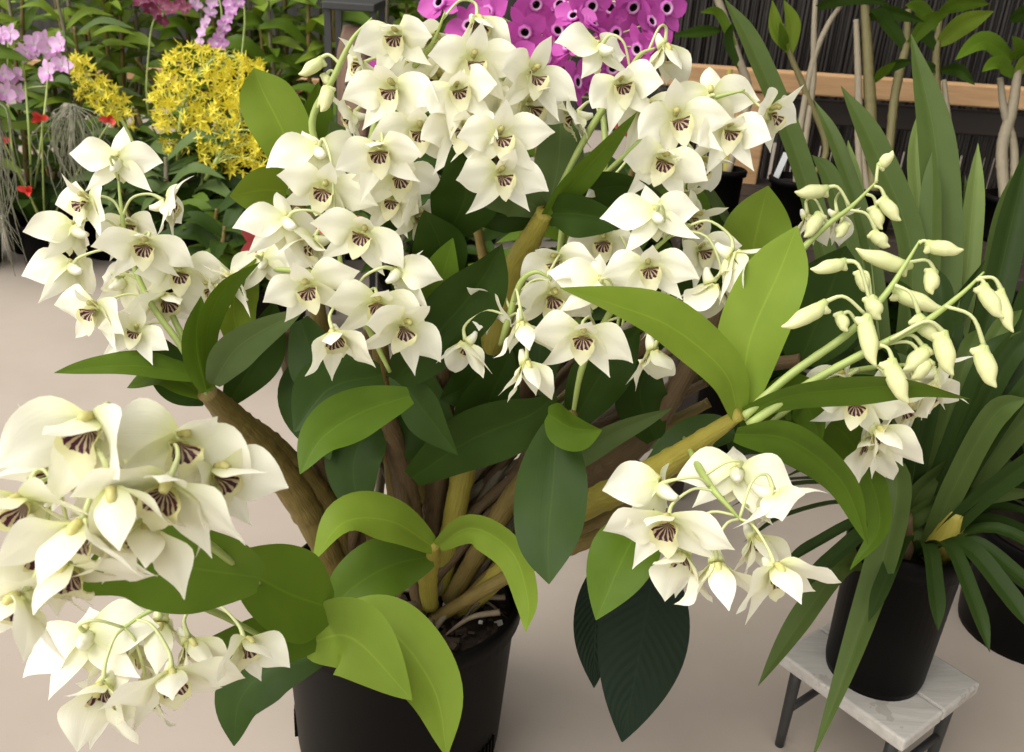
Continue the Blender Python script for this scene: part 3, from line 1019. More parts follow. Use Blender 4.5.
# (label words, pixel x, floor pixel y, extra distance, height, canes, leaf length, leaf width, materials)
BACK = [
    ('leafy dark green potted plant at the far left edge, beneath the lilac flowers', -30, 262, 0.0, .62, 7, .15, .035, ['leaf_mid', 'leaf_bright']),
    ('green cane orchid growing right behind the left pink flowers and left yellow spray', 75, 250, .25, .74, 8, .15, .034, ['leaf_mid', 'leaf_bright', 'leaf_grey']),
    ('tall green leafy plant between the two yellow sprays, reaching the top of the photo', 130, 246, .55, .98, 9, .18, .040, ['leaf_bright', 'leaf_mid']),
    ('broad leaved green plant standing behind the large yellow spray', (-1.05, 3.32), 0, 0, .95, 9, .20, .046, ['leaf_mid', 'leaf_bright']),
    ('tall dark green plant between the yellow sprays and the striped brown sack', (-.72, 3.20), 0, 0, .92, 9, .18, .044, ['leaf_mid', 'leaf_bright']),
    ('pale green leafy plant behind the top of the main white flower spray', 400, 240, .45, 1.0, 9, .18, .040, ['leaf_bright', 'leaf_mid']),
    ('tall leafy plant at the top left corner of the photo, behind the lilac flowers', 5, 244, .80, 1.0, 8, .17, .036, ['leaf_mid', 'leaf_bright']),
    ('low dark plant with narrow leaves under the left yellow spray', (-1.19, 2.70), 0, 0, .38, 7, .16, .028, ['leaf_dark', 'leaf_mid']),
    ('low grey green plant under the large yellow spray, behind the white flowers', (-.93, 2.45), 0, 0, .36, 8, .18, .034, ['leaf_grey', 'leaf_dark']),
    ('low dark green plant behind the central white flowers, right of the yellow spray', 262, 262, -.1, .36, 8, .17, .036, ['leaf_dark', 'leaf_mid']),
    ('dark green bushy plant directly behind the tallest white flower stems', 350, 262, .1, .50, 8, .17, .040, ['leaf_dark', 'leaf_mid']),
    ('dark leafy plant under the magenta flowers, behind the white ones', 470, 250, .1, .55, 8, .17, .036, ['leaf_dark', 'leaf_mid']),
    ('dark low plant on the floor behind the left side of the potted white orchid', 268, 345, 0, .34, 8, .16, .034, ['leaf_dark', 'leaf_mid']),
    ('dark leafy plant on the floor directly behind the middle of the white orchid', 420, 340, 0, .42, 8, .17, .036, ['leaf_dark']),
    ('dark leafy plant on the floor behind the arching leaf of the white orchid', 590, 350, 0, .42, 8, .17, .036, ['leaf_dark']),
    ('dark leafy plant on the floor under the bench near its wooden post', (.45, 1.80), 0, 0, .40, 8, .17, .036, ['leaf_dark']),
    ('dark plant on the floor behind the strap leaved orchid, left of its tallest leaf', (.75, 1.80), 0, 0, .36, 8, .16, .03, ['leaf_dark']),
    ('dark plant on the floor at the right edge, behind the strap leaved orchid', (1.08, 1.75), 0, 0, .40, 8, .16, .03, ['leaf_dark']),
]
for lab, px, py, ex, ht, nc, ll, lw, lm in BACK:
    g = Vector((px[0], px[1], 0)) if isinstance(px, tuple) else G(px, py)
    dirn = Vector((g.x, g.y, 0)).normalized()
    g = g + dirn * ex
    g.z = 0
    t = potted('leafy_plant', lab, 'plant', g, .10, .17, 'leafy plants along the back')
    for k in range(nc):
        a = k / nc * 6.28 + BG.uniform(-.4, .4)
        sp = BG.uniform(.05, .17)
        top = g + Vector((math.cos(a) * sp, math.sin(a) * sp * .7, ht * BG.uniform(.72, 1.02)))
        b = g + Vector((math.cos(a) * .05, math.sin(a) * .05, .13))
        mid = b.lerp(top, .5) + Vector((math.cos(a) * .03, math.sin(a) * .03, .02))
        leafy_cane(t, [b, mid, top], .0055, lm, 'cane_grey' if k % 3 == 0 else 'cane', 13, ll, lw, BG, .10 if ht < .6 else .22)

# timber rail at the back left, behind the plants
q0 = P(40, 66, 3.85)
rx0, rx1 = q0.x - .6, q0.x + 1.15
t = thing('timber_rail', 'long timber rail on posts behind the leafy plants at the upper left', 'rail', ((rx0 + rx1) / 2, q0.y, 0))
mb = MB(); box(mb, ((rx0 + rx1) / 2, q0.y, q0.z), (rx1 - rx0, .03, .05))
bevel(build('top_rail', mb, M['wood'], t, False))
for x in (rx0 + .1, (rx0 + rx1) / 2, rx1 - .1):
    mb = MB(); box(mb, (x, q0.y + .03, (q0.z + .02) / 2), (.05, .03, q0.z + .02))
    bevel(build('post', mb, M['wood'], t, False))

# ---- yellow orchid
M['yellow'] = simple('yellow_tepal', (0.88, 0.78, 0.07), (0.78, 0.66, 0.04), 40, 0.5, trans=0.3)


def floret_mb(mb, W, rnd, L=.019, wd=.0040):
    sub = MB()
    for k in range(5):
        tepal(sub, L * rnd.uniform(.85, 1.15), wd, k * 72 + rnd.uniform(-8, 8), 20 + rnd.uniform(-15, 25), rnd.uniform(-20, 40), rnd, .35, nu=5, nv=2, base=.6, off=.0005)
    tepal(sub, L * .55, wd * .9, 180, 55, 30, rnd, .4, nu=4, nv=2)
    mb.add([W @ Vector(v) for v in sub.v], sub.f, sub.uv)


def inside(p, poly):
    x, y = p
    c = False
    for i in range(len(poly)):
        (x1, y1), (x2, y2) = poly[i - 1], poly[i]
        if (y1 > y) != (y2 > y) and x < (x2 - x1) * (y - y1) / (y2 - y1) + x1:
            c = not c
    return c


yr = random.Random(8)
gy = G(185, 258)
gy.z = 0
yo = potted('yellow_orchid', 'orchid covered in dense bright yellow sprays of tiny star flowers, behind the left white flowers', 'orchid', gy, .10, .17)
FV = []
for k in range(4):
    q = MB()
    floret_mb(q, Matrix(), yr)
    FV.append(q.mesh('floret', [M['yellow']]))
SPR = [([(60, 52), (86, 58), (126, 98), (134, 128), (112, 124), (78, 98)], [(160, 240), (150, 180), (122, 120), (92, 82), (66, 58)], 110, 18, 2.55),
       ([(148, 102), (172, 44), (236, 50), (252, 64), (240, 76), (216, 110), (204, 150), (166, 152)], [(180, 240), (178, 160), (185, 100), (215, 58), (245, 60)], 300, 42, 2.50),
       ([(198, 118), (240, 78), (260, 58), (276, 98), (284, 176), (252, 180), (214, 166), (194, 160)], [(190, 240), (205, 180), (228, 140), (255, 100), (270, 75)], 300, 40, 2.44)]
for poly, path, ntot, nind, d in SPR:
    mb = MB()
    pts = [gy + Vector((0, 0, .14))] + [P(x, y, d) for x, y in path[1:]]
    tube(mb, pts, [.006, .005, .0025], 8, 24)
    cc = catmull(pts, 30)
    sites = []
    while len(sites) < ntot:
        q = (yr.uniform(50, 290), yr.uniform(40, 182))
        if inside(q, poly):
            sites.append(P(q[0], q[1], d + yr.uniform(-.07, .07)))
    for sidx in range(0, ntot, 9):
        sdp = sites[sidx]
        b = min(cc, key=lambda a: (a - sdp - Vector((0, 0, -.05))).length)
        tube(mb, [b, b.lerp(sdp, .5) + Vector((0, 0, .02)), sdp], [.0016, .0012], 5, 6)
    spray = build('flower_spray', mb, M['stem'], yo)
    rest = MB()
    sites.sort(key=lambda a: (a - CAM).length)
    for k, sdp in enumerate(sites):
        rot = CAMROT @ Matrix.Rotation(yr.uniform(0, 6.28), 3, 'Z') @ Matrix.Rotation(yr.uniform(-1.1, 1.1), 3, 'Y') @ Matrix.Rotation(yr.uniform(-1.1, 1.1), 3, 'X')
        W = Matrix.Translation(sdp) @ rot.to_4x4() @ Matrix.Scale(yr.uniform(.85, 1.25), 4)
        if k < nind:
            fo = link('floret', FV[k % 4], spray)
            fo.matrix_basis = W
        else:
            floret_mb(rest, W, yr)
    ro = link('florets', rest.mesh('florets', [M['yellow']]), spray)
    ro['kind'] = 'stuff'
for k in range(5):
    a = k * 1.3
    b = gy + Vector((math.cos(a) * .04, math.sin(a) * .04, .14))
    leafy_cane(yo, [b, b + Vector((math.cos(a) * .06, math.sin(a) * .05, .15)), b + Vector((math.cos(a) * .11, math.sin(a) * .08, .27))], .007, ['leaf_mid', 'leaf_dark'], 'cane', 7, .13, .03, BG)

# ---- coloured orchid flowers of the background
M['pink'] = petal_material('pink_petal', (0.62, 0.28, 0.60), (0.70, 0.55, 0.66), .25)
M['lilac'] = petal_material('lilac_petal', (0.70, 0.42, 0.68), (0.75, 0.62, 0.72), .25)
M['maroon'] = petal_material('maroon_petal', (0.16, 0.02, 0.06), (0.22, 0.05, 0.09), .15)
M['magenta'] = petal_material('magenta_petal', (0.55, 0.085, 0.42), (0.62, 0.16, 0.50), .30)
m, nt, out = mat('magenta_lip')
vec, u, v = uv(nt)
c = ramp(nt, u, [(0.0, (0.006, 0.001, 0.006)), (0.50, (0.010, 0.001, 0.010)), (0.56, (0.72, 0.42, 0.62)), (0.78, (0.66, 0.30, 0.56)), (0.9, (0.52, 0.06, 0.42))]).outputs[0]
principled(nt, out, c, .5, None, .3, 0, .15)
M['magenta_lip'] = m


def simple_orchid(pm, lm, rnd, L=.032, cup=True):
    tp = MB()
    for th, w in ((0, .5), (80, .95), (-80, .95), (140, .55), (-140, .55)):
        tepal(tp, L, L * w, th + rnd.uniform(-8, 8), 12 + rnd.uniform(-8, 14), rnd.uniform(-10, 30), rnd, .5, nu=7, nv=4, base=.35)
    lp = MB()
    if cup:     # funnel lip with a dark throat
        prof = [(0.0004, -.002), (.004, .002), (.0066, .007), (.0080, .0105), (.0105, .0125), (.0135, .0128), (.0165, .0105)]
        vs, fs, us = [], [], []
        n = 16
        for i, (r, z) in enumerate(prof):
            for j in range(n):
                a = 6.28318 * j / n
                s = 1 + .06 * math.sin(a * 7) * (i > 4)
                vs.append(Vector((r * math.cos(a) * s * .70, (r * math.sin(a) * s - .002) * .70, z * .85)))
                us.append((i / (len(prof) - 1), j / n))
        for i in range(len(prof) - 1):
            for j in range(n):
                a, b = i * n + j, i * n + (j + 1) % n
                fs.append((a, b, b + n, a + n))
        lp.add(vs, fs, us)
    else:
        tepal(lp, L * .75, L * .6, 180, 45, 60, rnd, .6, nu=7, nv=4)
    return tp.mesh('tepals', [M[pm]]), lp.mesh('lip', [M[lm]])


def flower_set(t, spots, d, forms, rnd, stem_pts, size=1.0, face=(0, 10), sr=.003, wild=1.0):
    mb = MB()
    pts = stem_pts
    tube(mb, pts, [sr, sr * .9, sr * .5], 8, 24, 5)
    st = build('flower_stem', mb, M['stem'], t)
    cc = catmull(pts, 30)
    for k, (x, y) in enumerate(spots):
        tm, lm = forms[k % len(forms)]
        loc = P(x, y, d + rnd.uniform(-.03, .03))
        rot = orient(face[0] + rnd.uniform(-35, 35) * wild, face[1] + rnd.uniform(-25, 25) * wild, rnd.uniform(-25, 25))
        W = Matrix.Translation(loc) @ rot.to_4x4() @ Matrix.Scale(size * rnd.uniform(.9, 1.1), 4)
        fo = link('flower', tm, t)
        fo.matrix_basis = W
        link('lip', lm, fo)
        b = min(cc, key=lambda a: (a - loc).length)
        pm = MB()
        Wi = W.inverted()
        q0 = loc - rot @ Vector((0, 0, .002))
        tube(pm, [Wi @ q0, Wi @ (q0.lerp(b, .5) - rot @ Vector((0, 0, .012))), Wi @ b], [.0016, .0012], 5, 7)
        link('pedicel', pm.mesh('pedicel', [M['pedicel']]), fo)
    return st


fr = random.Random(4)
MG = [simple_orchid('magenta', 'magenta_lip', fr, .037) for _ in range(4)]
PK = [simple_orchid('pink', 'pink', fr, .030, False) for _ in range(3)]
LL = [simple_orchid('lilac', 'pink', fr, .030, False) for _ in range(3)]
MR = [simple_orchid('maroon', 'maroon', fr, .026, False) for _ in range(3)]

gm = Vector((P(560, 40, 1.55).x, P(560, 40, 1.55).y + .12, 0))
mo = potted('magenta_orchid', 'orchid with magenta flowers with dark throats, behind the top of the white flowers', 'orchid', gm, .09, .16)
mg_spots = [(525, 29), (535, 2), (571, 48), (573, 82), (613, 65), (614, 32), (648, 23), (562, 6), (515, 62), (588, 26), (490, 12), (504, 44), (548, 56),
            (590, 4), (598, 50), (556, 32), (632, 4), (664, 8), (640, 48), (442, 4), (425, 56), (398, 68), (385, 72), (545, 78), (500, 82), (592, 84), (470, 28), (612, 6), (652, 44), (575, 18)]
for grp, path in ((mg_spots[0:10], [(560, 400), (565, 200), (560, 80), (552, 20), (550, -10)]), (mg_spots[10:20], [(540, 400), (525, 200), (515, 80), (520, 30), (530, 0)]), (mg_spots[20:], [(590, 400), (600, 200), (600, 80), (605, 40), (610, 0)])):
    pts = [gm + Vector((.02, 0, .12))] + [P(x, y, 1.56) for x, y in path[1:]]
    flower_set(mo, grp, 1.50, MG, fr, pts, 1.0, (0, 5), .005, 1.5)
for k in range(4):
    a = k * 1.7
    b = gm + Vector((math.cos(a) * .04, math.sin(a) * .04, .12))
    leafy_cane(mo, [b, b + Vector((math.cos(a) * .07, math.sin(a) * .05, .25)), b + Vector((math.cos(a) * .12, math.sin(a) * .08, .46))], .007, ['leaf_mid', 'leaf_dark'], 'cane', 7, .13, .034, BG)

g = G(22, 258) + Vector((0, .1, 0)); g.z = 0
lo = potted('lilac_orchid', 'orchid with pale lilac pink flowers at the upper left edge', 'orchid', g, .09, .16)
ls = [(14, 74), (4, 92), (10, 34), (34, 45), (50, 48), (62, 66), (48, 72), (26, 52), (16, 92), (44, 40), (60, 44), (3, 74), (0, 36)]
for grp, path in ((ls[:4], [(15, 240), (14, 160), (8, 90), (8, 40)]), (ls[4:9], [(30, 240), (40, 150), (48, 70), (40, 42)]), (ls[9:], [(25, 240), (30, 150), (25, 80), (20, 45)])):
    flower_set(lo, grp, 2.45, LL, fr, [g + Vector((0, 0, .13))] + [P(x, y, 2.48) for x, y in path[1:]], 1.0, (10, 10))
for k in range(4):
    a = k * 1.6 + .4
    b = g + Vector((math.cos(a) * .04, math.sin(a) * .04, .12))
    leafy_cane(lo, [b, b + Vector((math.cos(a) * .05, math.sin(a) * .05, .15)), b + Vector((math.cos(a) * .1, math.sin(a) * .08, .26))], .006, ['leaf_mid', 'leaf_dark'], 'cane', 6, .12, .03, BG)

g = G(222, 246) + Vector((0, .25, 0)); g.z = 0
po = potted('pink_orchid', 'orchid with a hanging pink flower spike above the large yellow spray', 'orchid', g, .09, .16)
flower_set(po, [(222, 44), (220, 36), (224, 26), (228, 18), (233, 10), (238, 2), (216, 42), (230, 4)], 2.75, PK, fr, [g + Vector((0, 0, .13)), P(235, 120, 2.85), P(245, 20, 2.82), P(236, -8, 2.8), P(226, 20, 2.8), P(220, 46, 2.8)], .72, (0, 10))
flower_set(po, [(200, 42), (203, 32), (206, 22), (210, 12), (213, 2), (196, 4)], 2.80, LL, fr, [g + Vector((-.01, 0, .13)), P(215, 120, 2.87), P(222, 20, 2.85), P(214, -6, 2.84), P(207, 20, 2.84), P(200, 44, 2.84)], .7, (0, 10))
for k in range(3):
    a = k * 2.1
    b = g + Vector((math.cos(a) * .04, math.sin(a) * .04, .12))
    leafy_cane(po, [b, b + Vector((0, .02, .2)), b + Vector((math.cos(a) * .1, math.sin(a) * .05, .38))], .006, ['leaf_mid'], 'cane', 6, .14, .035, BG)

g = G(160, 244) + Vector((0, .3, 0)); g.z = 0
ro_ = potted('maroon_orchid', 'orchid with dark maroon flowers at the top of the photo, above the yellow sprays', 'orchid', g, .09, .16)
flower_set(ro_, [(140, 2), (150, 8), (158, 14), (165, 4), (172, 10), (180, 3), (153, 0), (163, 20), (186, 8)], 2.8, MR, fr, [g + Vector((0, 0, .13)), P(150, 120, 2.9), P(150, 40, 2.86), P(160, 12, 2.83), P(182, 4, 2.83)], .85, (0, 10))
for k in range(3):
    a = k * 2.1 + 1
    b = g + Vector((math.cos(a) * .04, math.sin(a) * .04, .12))
    leafy_cane(ro_, [b, b + Vector((0, .02, .2)), b + Vector((math.cos(a) * .1, math.sin(a) * .05, .38))], .006, ['leaf_mid'], 'cane', 6, .14, .035, BG)

# ---- red flowers
M['red'] = simple('red_spathe', (0.55, 0.035, 0.02), (0.42, 0.02, 0.02), 30, .35)
M['red_pink'] = simple('red_bract', (0.50, 0.05, 0.05), (0.42, 0.09, 0.10), 60, .4)


def red_plant(label, base, spots, d, L, m, r=.07):
    t = potted('red_flowering_plant', label, 'plant', base, r, .13)
    for x, y in spots:
        q = P(x, y, d)
        mb = MB()
        tube(mb, [base + Vector((0, 0, .1)), base.lerp(q, .5) + Vector((0, 0, .06)), q], [.003, .002], 6, 12)
        st = build('flower_stem', mb, M['stem'], t)
        fm = MB()
        for k in range(3):
            a = k * 2.1 + x
            e = Vector((math.cos(a), -.5, .4 * math.sin(a) + .3)).normalized()
            blade(fm, [q, q + e * L * .5 + Vector((0, 0, .004)), q + e * L], L * .55, 0, .35, nu=8, nv=4, seed=x)
        link('spathe', fm.mesh('spathe', [M[m]]), st)
    fm = MB()
    for k in range(9):
        a = k * .7
        b = base + Vector((0, 0, .11))
        e = Vector((math.cos(a), math.sin(a), 0))
        blade(fm, [b, b + e * .08 + Vector((0, 0, .10)), b + e * .17 + Vector((0, 0, .10))], .05, 0, .25, nu=9, nv=4, ref=Vector((0, -.5, .9)))
    build('foliage', fm, M['leaf_dark'], t)


g = G(50, 266); g.z = 0
red_plant('small plant with scattered red flowers low at the left, under the lilac orchid', g, [(4, 142), (28, 192), (110, 122), (66, 284), (42, 120)], 2.35, .028, 'red')
g = Vector((-.70, 2.38, 0))
red_plant('plant with red blooms behind the central white flowers', g, [(264, 246), (348, 228), (312, 228)], 1.95, .06, 'red_pink')
g = Vector((P(640, 130, 1.4).x, P(640, 130, 1.4).y, 0))
red_plant('plant with one red bloom between the upper right white flowers', g, [(642, 132), (652, 142)], 1.35, .055, 'red_pink')

# ---- hanging grey moss
mr = random.Random(2)
for lab, cx, y0, y1, wpx, d, n in (('wispy grey moss hanging at the left edge of the photo', -4, 110, 300, 14, 2.0, 34), ('clump of thin grey moss hanging under the left yellow spray', 72, 112, 205, 34, 2.42, 70)):
    top = P(cx, y0 - 8, d)
    t = thing('hanging_moss', lab, 'moss', top, 'hanging grey moss')
    fm = MB()
    for k in range(n):
        x = cx + mr.gauss(0, wpx * .4)
        ys = y0 + mr.uniform(0, (y1 - y0) * .4)
        ye = ys + (y1 - y0) * mr.uniform(.3, .62)
        p0 = P(x, ys, d + mr.uniform(-.04, .04))
        Ld = (P(x, ye, d) - P(x, ys, d)).length
        pts = [top + Vector((mr.uniform(-.01, .01), 0, 0)), p0, p0 + Vector((mr.uniform(-.02, .02), mr.uniform(-.02, .02), -Ld * .5)), p0 + Vector((mr.uniform(-.03, .03), mr.uniform(-.02, .02), -Ld))]
        tube(fm, pts, [.0010, .0012, .0006], 4, 12)
    o = build('moss_strands', fm, M['moss'], t)
    o['kind'] = 'stuff'
    wm = MB()
    tube(wm, [top, top + Vector((0, .02, .3)), top + Vector((0, .03, .75))], [.001], 5, 8)
    build('hanging_wire', wm, M['metal_dark'], t)

# ---- striped sack on a dark metal stand
g = G(362, 250) + Vector((0, .05, 0)); g.z = 0
t = thing('metal_stand', 'dark metal stand holding a brown sack, at the top left of the white flowers', 'stand', g)
tp = P(355, 4, 2.25)
g = Vector((tp.x, tp.y, 0)); t.location = g; ROOTLOC[t.name] = g.copy()
wst = .052
mb = MB()
box(mb, (g.x, g.y, tp.z), (wst * 2.3, .17, .018))
bevel(build('top_plate', mb, M['metal_dark'], t, False), .003)
for sx in (-1, 1):
    for sy in (0, 1):
        mb = MB()
        box(mb, (g.x + sx * wst, g.y + sy * .13 - .06, tp.z / 2), (.015, .012, tp.z))
        build('leg', mb, M['metal_dark'], t, False)
mb = MB()
zs = tp.z - .30
box(mb, (g.x, g.y, zs), (wst * 2.2, .15, .012))
build('shelf', mb, M['metal_dark'], t, False)
mb = MB()
nu, nv = 14, 20
vs, fs, us = [], [], []
for i in range(nu + 1):
    for j in range(nv):
        a = 6.28318 * j / nv
        z = i / nu
        sq = lambda q: math.copysign(abs(q) ** .55, q)
        k = (1 - .35 * max(0, z - .75) / .25) * (1 + .05 * noise.noise(Vector((math.cos(a) * 2, math.sin(a) * 2, z * 6))))
        vs.append(Vector((g.x + sq(math.cos(a)) * .041 * k, g.y + sq(math.sin(a)) * .05 * k, zs + .006 + z * .245)))
        us.append((j / nv, z))
for i in range(nu):
    for j in range(nv):
        a, b = i * nv + j, i * nv + (j + 1) % nv
        fs.append((a, b, b + nv, a + nv))
fs.append(tuple(range(nv * nu, nv * (nu + 1))))
mb.add(vs, fs, us)
sack = tag(build('sack', mb, M['kraft']), 'brown sack printed with dark slanting marks, standing on the dark metal stand', 'sack')
pm = MB()
for k in range(9):
    z = zs + .10 + k * .013
    x = g.x - .004 + .002 * k - .012
    box(pm, (x + .004, g.y - .0525, z), (.014 + .004 * (k % 2), .003, .006), Matrix.Rotation(R(-28), 3, 'Y'), 0)
    box(pm, (x + .022, g.y - .0525, z + .004), (.007, .003, .004), Matrix.Rotation(R(-28), 3, 'Y'), 1)
pr_ = link('print', pm.mesh('print', [M['ink'], M['pale_print']], False), sack)
sl = Vector((g.x, g.y, zs + .006))
sack.data.transform(Matrix.Translation(-sl))
sack.location = sl
pr_.matrix_parent_inverse = Matrix.Translation(-sl)

# ------------------------------------------------------------------ wooden plant bench at the right
rail = P(860, 87, 2.0)
pt = P(790, 174, 1.80)
ZB = pt.z - .085
bx0, bx1 = P(700, 80, 2.0).x - .08, rail.x + 1.3
by0, by1 = 1.52, rail.y + .06
t = thing('plant_bench', 'wooden plant bench with a pale wood rail and dark top, behind the strap leaved plant', 'bench', ((bx0 + bx1) / 2, (by0 + by1) / 2, 0))
mb = MB(); box(mb, ((bx0 + bx1) / 2, rail.y, rail.z), (bx1 - bx0, .035, .044))
bevel(build('rail', mb, M['wood'], t, False))
mb = MB(); box(mb, ((bx0 + bx1) / 2, rail.y + .03, rail.z - .06), (bx1 - bx0, .03, .05))
bevel(build('lower_rail', mb, M['dark_wood'], t, False))
nb = 7
for k in range(nb):
    y = by0 + (by1 - by0) * (k + .5) / nb
    mb = MB(); box(mb, ((bx0 + bx1) / 2, y, ZB - .012), (bx1 - bx0, (by1 - by0) / nb - .012, .024))
    bevel(build('slat', mb, M['dark_wood'], t, False))
pp = P(751, 160, 2.0)
for x, y, w in ((pp.x, rail.y + .002, .068), (bx1 - .1, rail.y + .002, .068)):
    mb = MB(); box(mb, (x, y + .012, (rail.z - .024) / 2), (w, .05, rail.z - .024))
    bevel(build('post', mb, M['wood'], t, False))
for x in (bx0 + .04, bx1 - .1):
    mb = MB(); box(mb, (x, by0 + .04, (ZB - .024) / 2), (.05, .05, ZB - .024))
    bevel(build('leg', mb, M['dark_wood'], t, False))

# reed screen behind the bench
mb = MB()
sx0, sx1 = P(676, 60, 2.1).x, bx1 + .3
rr = random.Random(9)
x = sx0
yv = rail.y + .20
while x < sx1:
    w = rr.uniform(.007, .012)
    tube(mb, [Vector((x, yv + rr.uniform(-.004, .004), .01)), Vector((x + rr.uniform(-.004, .004), yv + rr.uniform(-.006, .006), .7)), Vector((x, yv, 1.35))], [w * .52], 6, 6, cap=False)
    x += w
scr = thing('reed_screen', 'dark brown reed screen standing behind the plant bench rail', 'screen', ((sx0 + sx1) / 2, yv, 0))
build('reeds', mb, M['reed'], scr)
for z in (.15, .6, 1.05, 1.3):
    mb = MB(); box(mb, ((sx0 + sx1) / 2, yv + .012, z), (sx1 - sx0, .012, .02))
    build('batten', mb, M['dark_wood'], scr, False)

# cane orchids standing on the bench
RB = [
    ('cane orchid in black pot with white tag, on bench right of wooden post', (790, 205), 1.80, [
        ([(808, 190), (826, 150), (806, 93), (790, 54), (782, 25)], 4, 'cane_olive'), ([(800, 185), (808, 120), (813, 80), (814, 30), (816, -10)], 4, 'cane_grey'),
        ([(794, 190), (800, 130), (813, 62), (828, 25), (842, 4)], 4, 'cane_grey')],
     [([(790, 52), (776, 30), (772, 0)], 14, 'leaf_bright'), ([(790, 54), (792, 25), (784, 0)], 14, 'leaf_bright'), ([(788, 50), (783, 40), (780, 22)], 10, 'leaf_mid'),
      ([(816, 8), (850, -4), (890, 4)], 14, 'leaf_dark')], 24),
    ('cane orchid with thick yellow green canes on the bench, left of the tallest strap leaf', (866, 215), 1.78, [
        ([(872, 195), (871, 120), (868, 60), (864, -12)], 7, 'cane_olive'), ([(862, 195), (860, 140), (858, 70), (856, 20)], 4.5, 'cane_grey'),
        ([(892, 190), (893, 110), (899, 75), (906, 45), (908, 10)], 5.5, 'cane_olive'), ([(850, 195), (858, 130), (862, 110)], 4, 'cane_grey')],
     [([(870, 80), (895, 65), (915, 60)], 10, 'leaf_dark'), ([(868, 18), (890, 12), (925, 22)], 14, 'leaf_dark'), ([(906, 50), (885, 20), (870, 10)], 14, 'leaf_dark'), ([(906, 48), (930, 20), (950, 12)], 14, 'leaf_mid'),
      ([(874, 82), (884, 70), (896, 62)], 9, 'leaf_mid')], 26),
    ('cane orchid with bright green leaves on the bench, right of the tallest strap leaf', (945, 215), 1.82, [
        ([(940, 195), (938, 110), (936, 60), (940, 15)], 5, 'cane_olive'), ([(955, 195), (948, 120), (944, 80)], 4, 'cane_grey')],
     [([(938, 44), (962, 24), (994, 11)], 20, 'leaf_bright'), ([(938, 30), (920, 10), (905, 5)], 14, 'leaf_mid'), ([(940, 70), (960, 70), (975, 85)], 12, 'leaf_dark'), ([(937, 50), (920, 30), (912, 28)], 12, 'leaf_dark'),
      ([(940, 12), (962, 2), (990, 4)], 15, 'leaf_mid'), ([(938, 70), (925, 68), (915, 80)], 10, 'leaf_dark')], 24),
    ('cane orchid with thick grey canes on the bench at the right edge of the photo', (1004, 222), 1.78, [
        ([(998, 200), (1002, 150), (1012, 110), (1018, 70)], 7, 'cane_grey'), ([(1010, 200), (1014, 150), (1004, 110), (1000, 78)], 5, 'cane_grey'), ([(1016, 200), (1030, 150), (1036, 90)], 6, 'cane_grey')],
     [([(1012, 62), (985, 42), (955, 60)], 18, 'leaf_mid'), ([(1014, 60), (1018, 48), (1012, 36)], 12, 'leaf_mid'), ([(1014, 76), (998, 64), (982, 72)], 14, 'leaf_mid'), ([(1016, 74), (1030, 60), (1045, 55)], 16, 'leaf_bright'), ([(1010, 20), (1030, 12), (1050, 20)], 16, 'leaf_dark')], 26),
]
for lab, (bxp, byp), d, canes, leaves, rp in RB:
    b = P(bxp, byp, d)
    b.z = ZB
    t = potted('cane_orchid', lab, 'orchid', b, rp / F * d, .085, 'cane orchids on the bench')
    for pts, r, cm in canes:
        w = px_pts(pts, d, d)
        w[0] = Vector((b.x + (w[0].x - b.x) * .6, b.y, ZB + .07))
        mb = MB(); tube(mb, w, [r / F * d * .7, r / F * d * .78, r / F * d * .55], 9, 50, 9)
        build('cane', mb, M[cm], t)
    for k, (pts, w, lm) in enumerate(leaves):
        mb = MB(); blade(mb, px_pts(pts, d, d - .05), w / F * d * 1.2, 30, .3, seed=k, nu=14, nv=6, wave=.08)
        build('leaf', mb, M[lm], t)
    if rp == 24:
        tg = MB()
        q = P(781, 162, d - .02)
        box(tg, q + Vector((0, 0, -.012)), (.011, .0015, .06), Matrix.Rotation(R(14), 3, 'Y'))
        link('plant_tag', tg.mesh('plant_tag', [M['tag']], False), t).matrix_parent_inverse = Matrix.Translation(-b)
# loose dry cane standing left of the tall strap leaf, with wires above the bench
b = P(720, 215, 1.85); b.z = ZB
t = potted('cane_orchid', 'slender grey stemmed orchid on the bench above the wooden post', 'orchid', b, .035, .085, 'cane orchids on the bench')
for pts, r, cm in (([(730, 190), (748, 100), (737, 55), (718, 0), (712, -12)], 4, 'cane_grey'), ([(722, 190), (728, 100), (730, 70)], 3.5, 'cane_green')):
    w = px_pts(pts, 1.85, 1.85); w[0] = Vector((b.x, b.y, ZB + .07))
    mb = MB(); tube(mb, w, [r / F * 1.8, r / F * 1.9, r / F * 1.4], 9, 50, 9)
    build('cane', mb, M[cm], t)
for k, (pts, w, lm) in enumerate((([(720, 30), (700, 32), (672, 36)], 12, 'leaf_dark'), ([(738, 60), (720, 15), (700, 12)], 10, 'leaf_mid'), ([(740, 70), (728, 40), (735, 20)], 10, 'leaf_dark'))):
    mb = MB(); blade(mb, px_pts(pts, 1.85, 1.8), w / F * 1.85, 20, .3, seed=k, nu=14, nv=6)
    build('leaf', mb, M[lm], t)

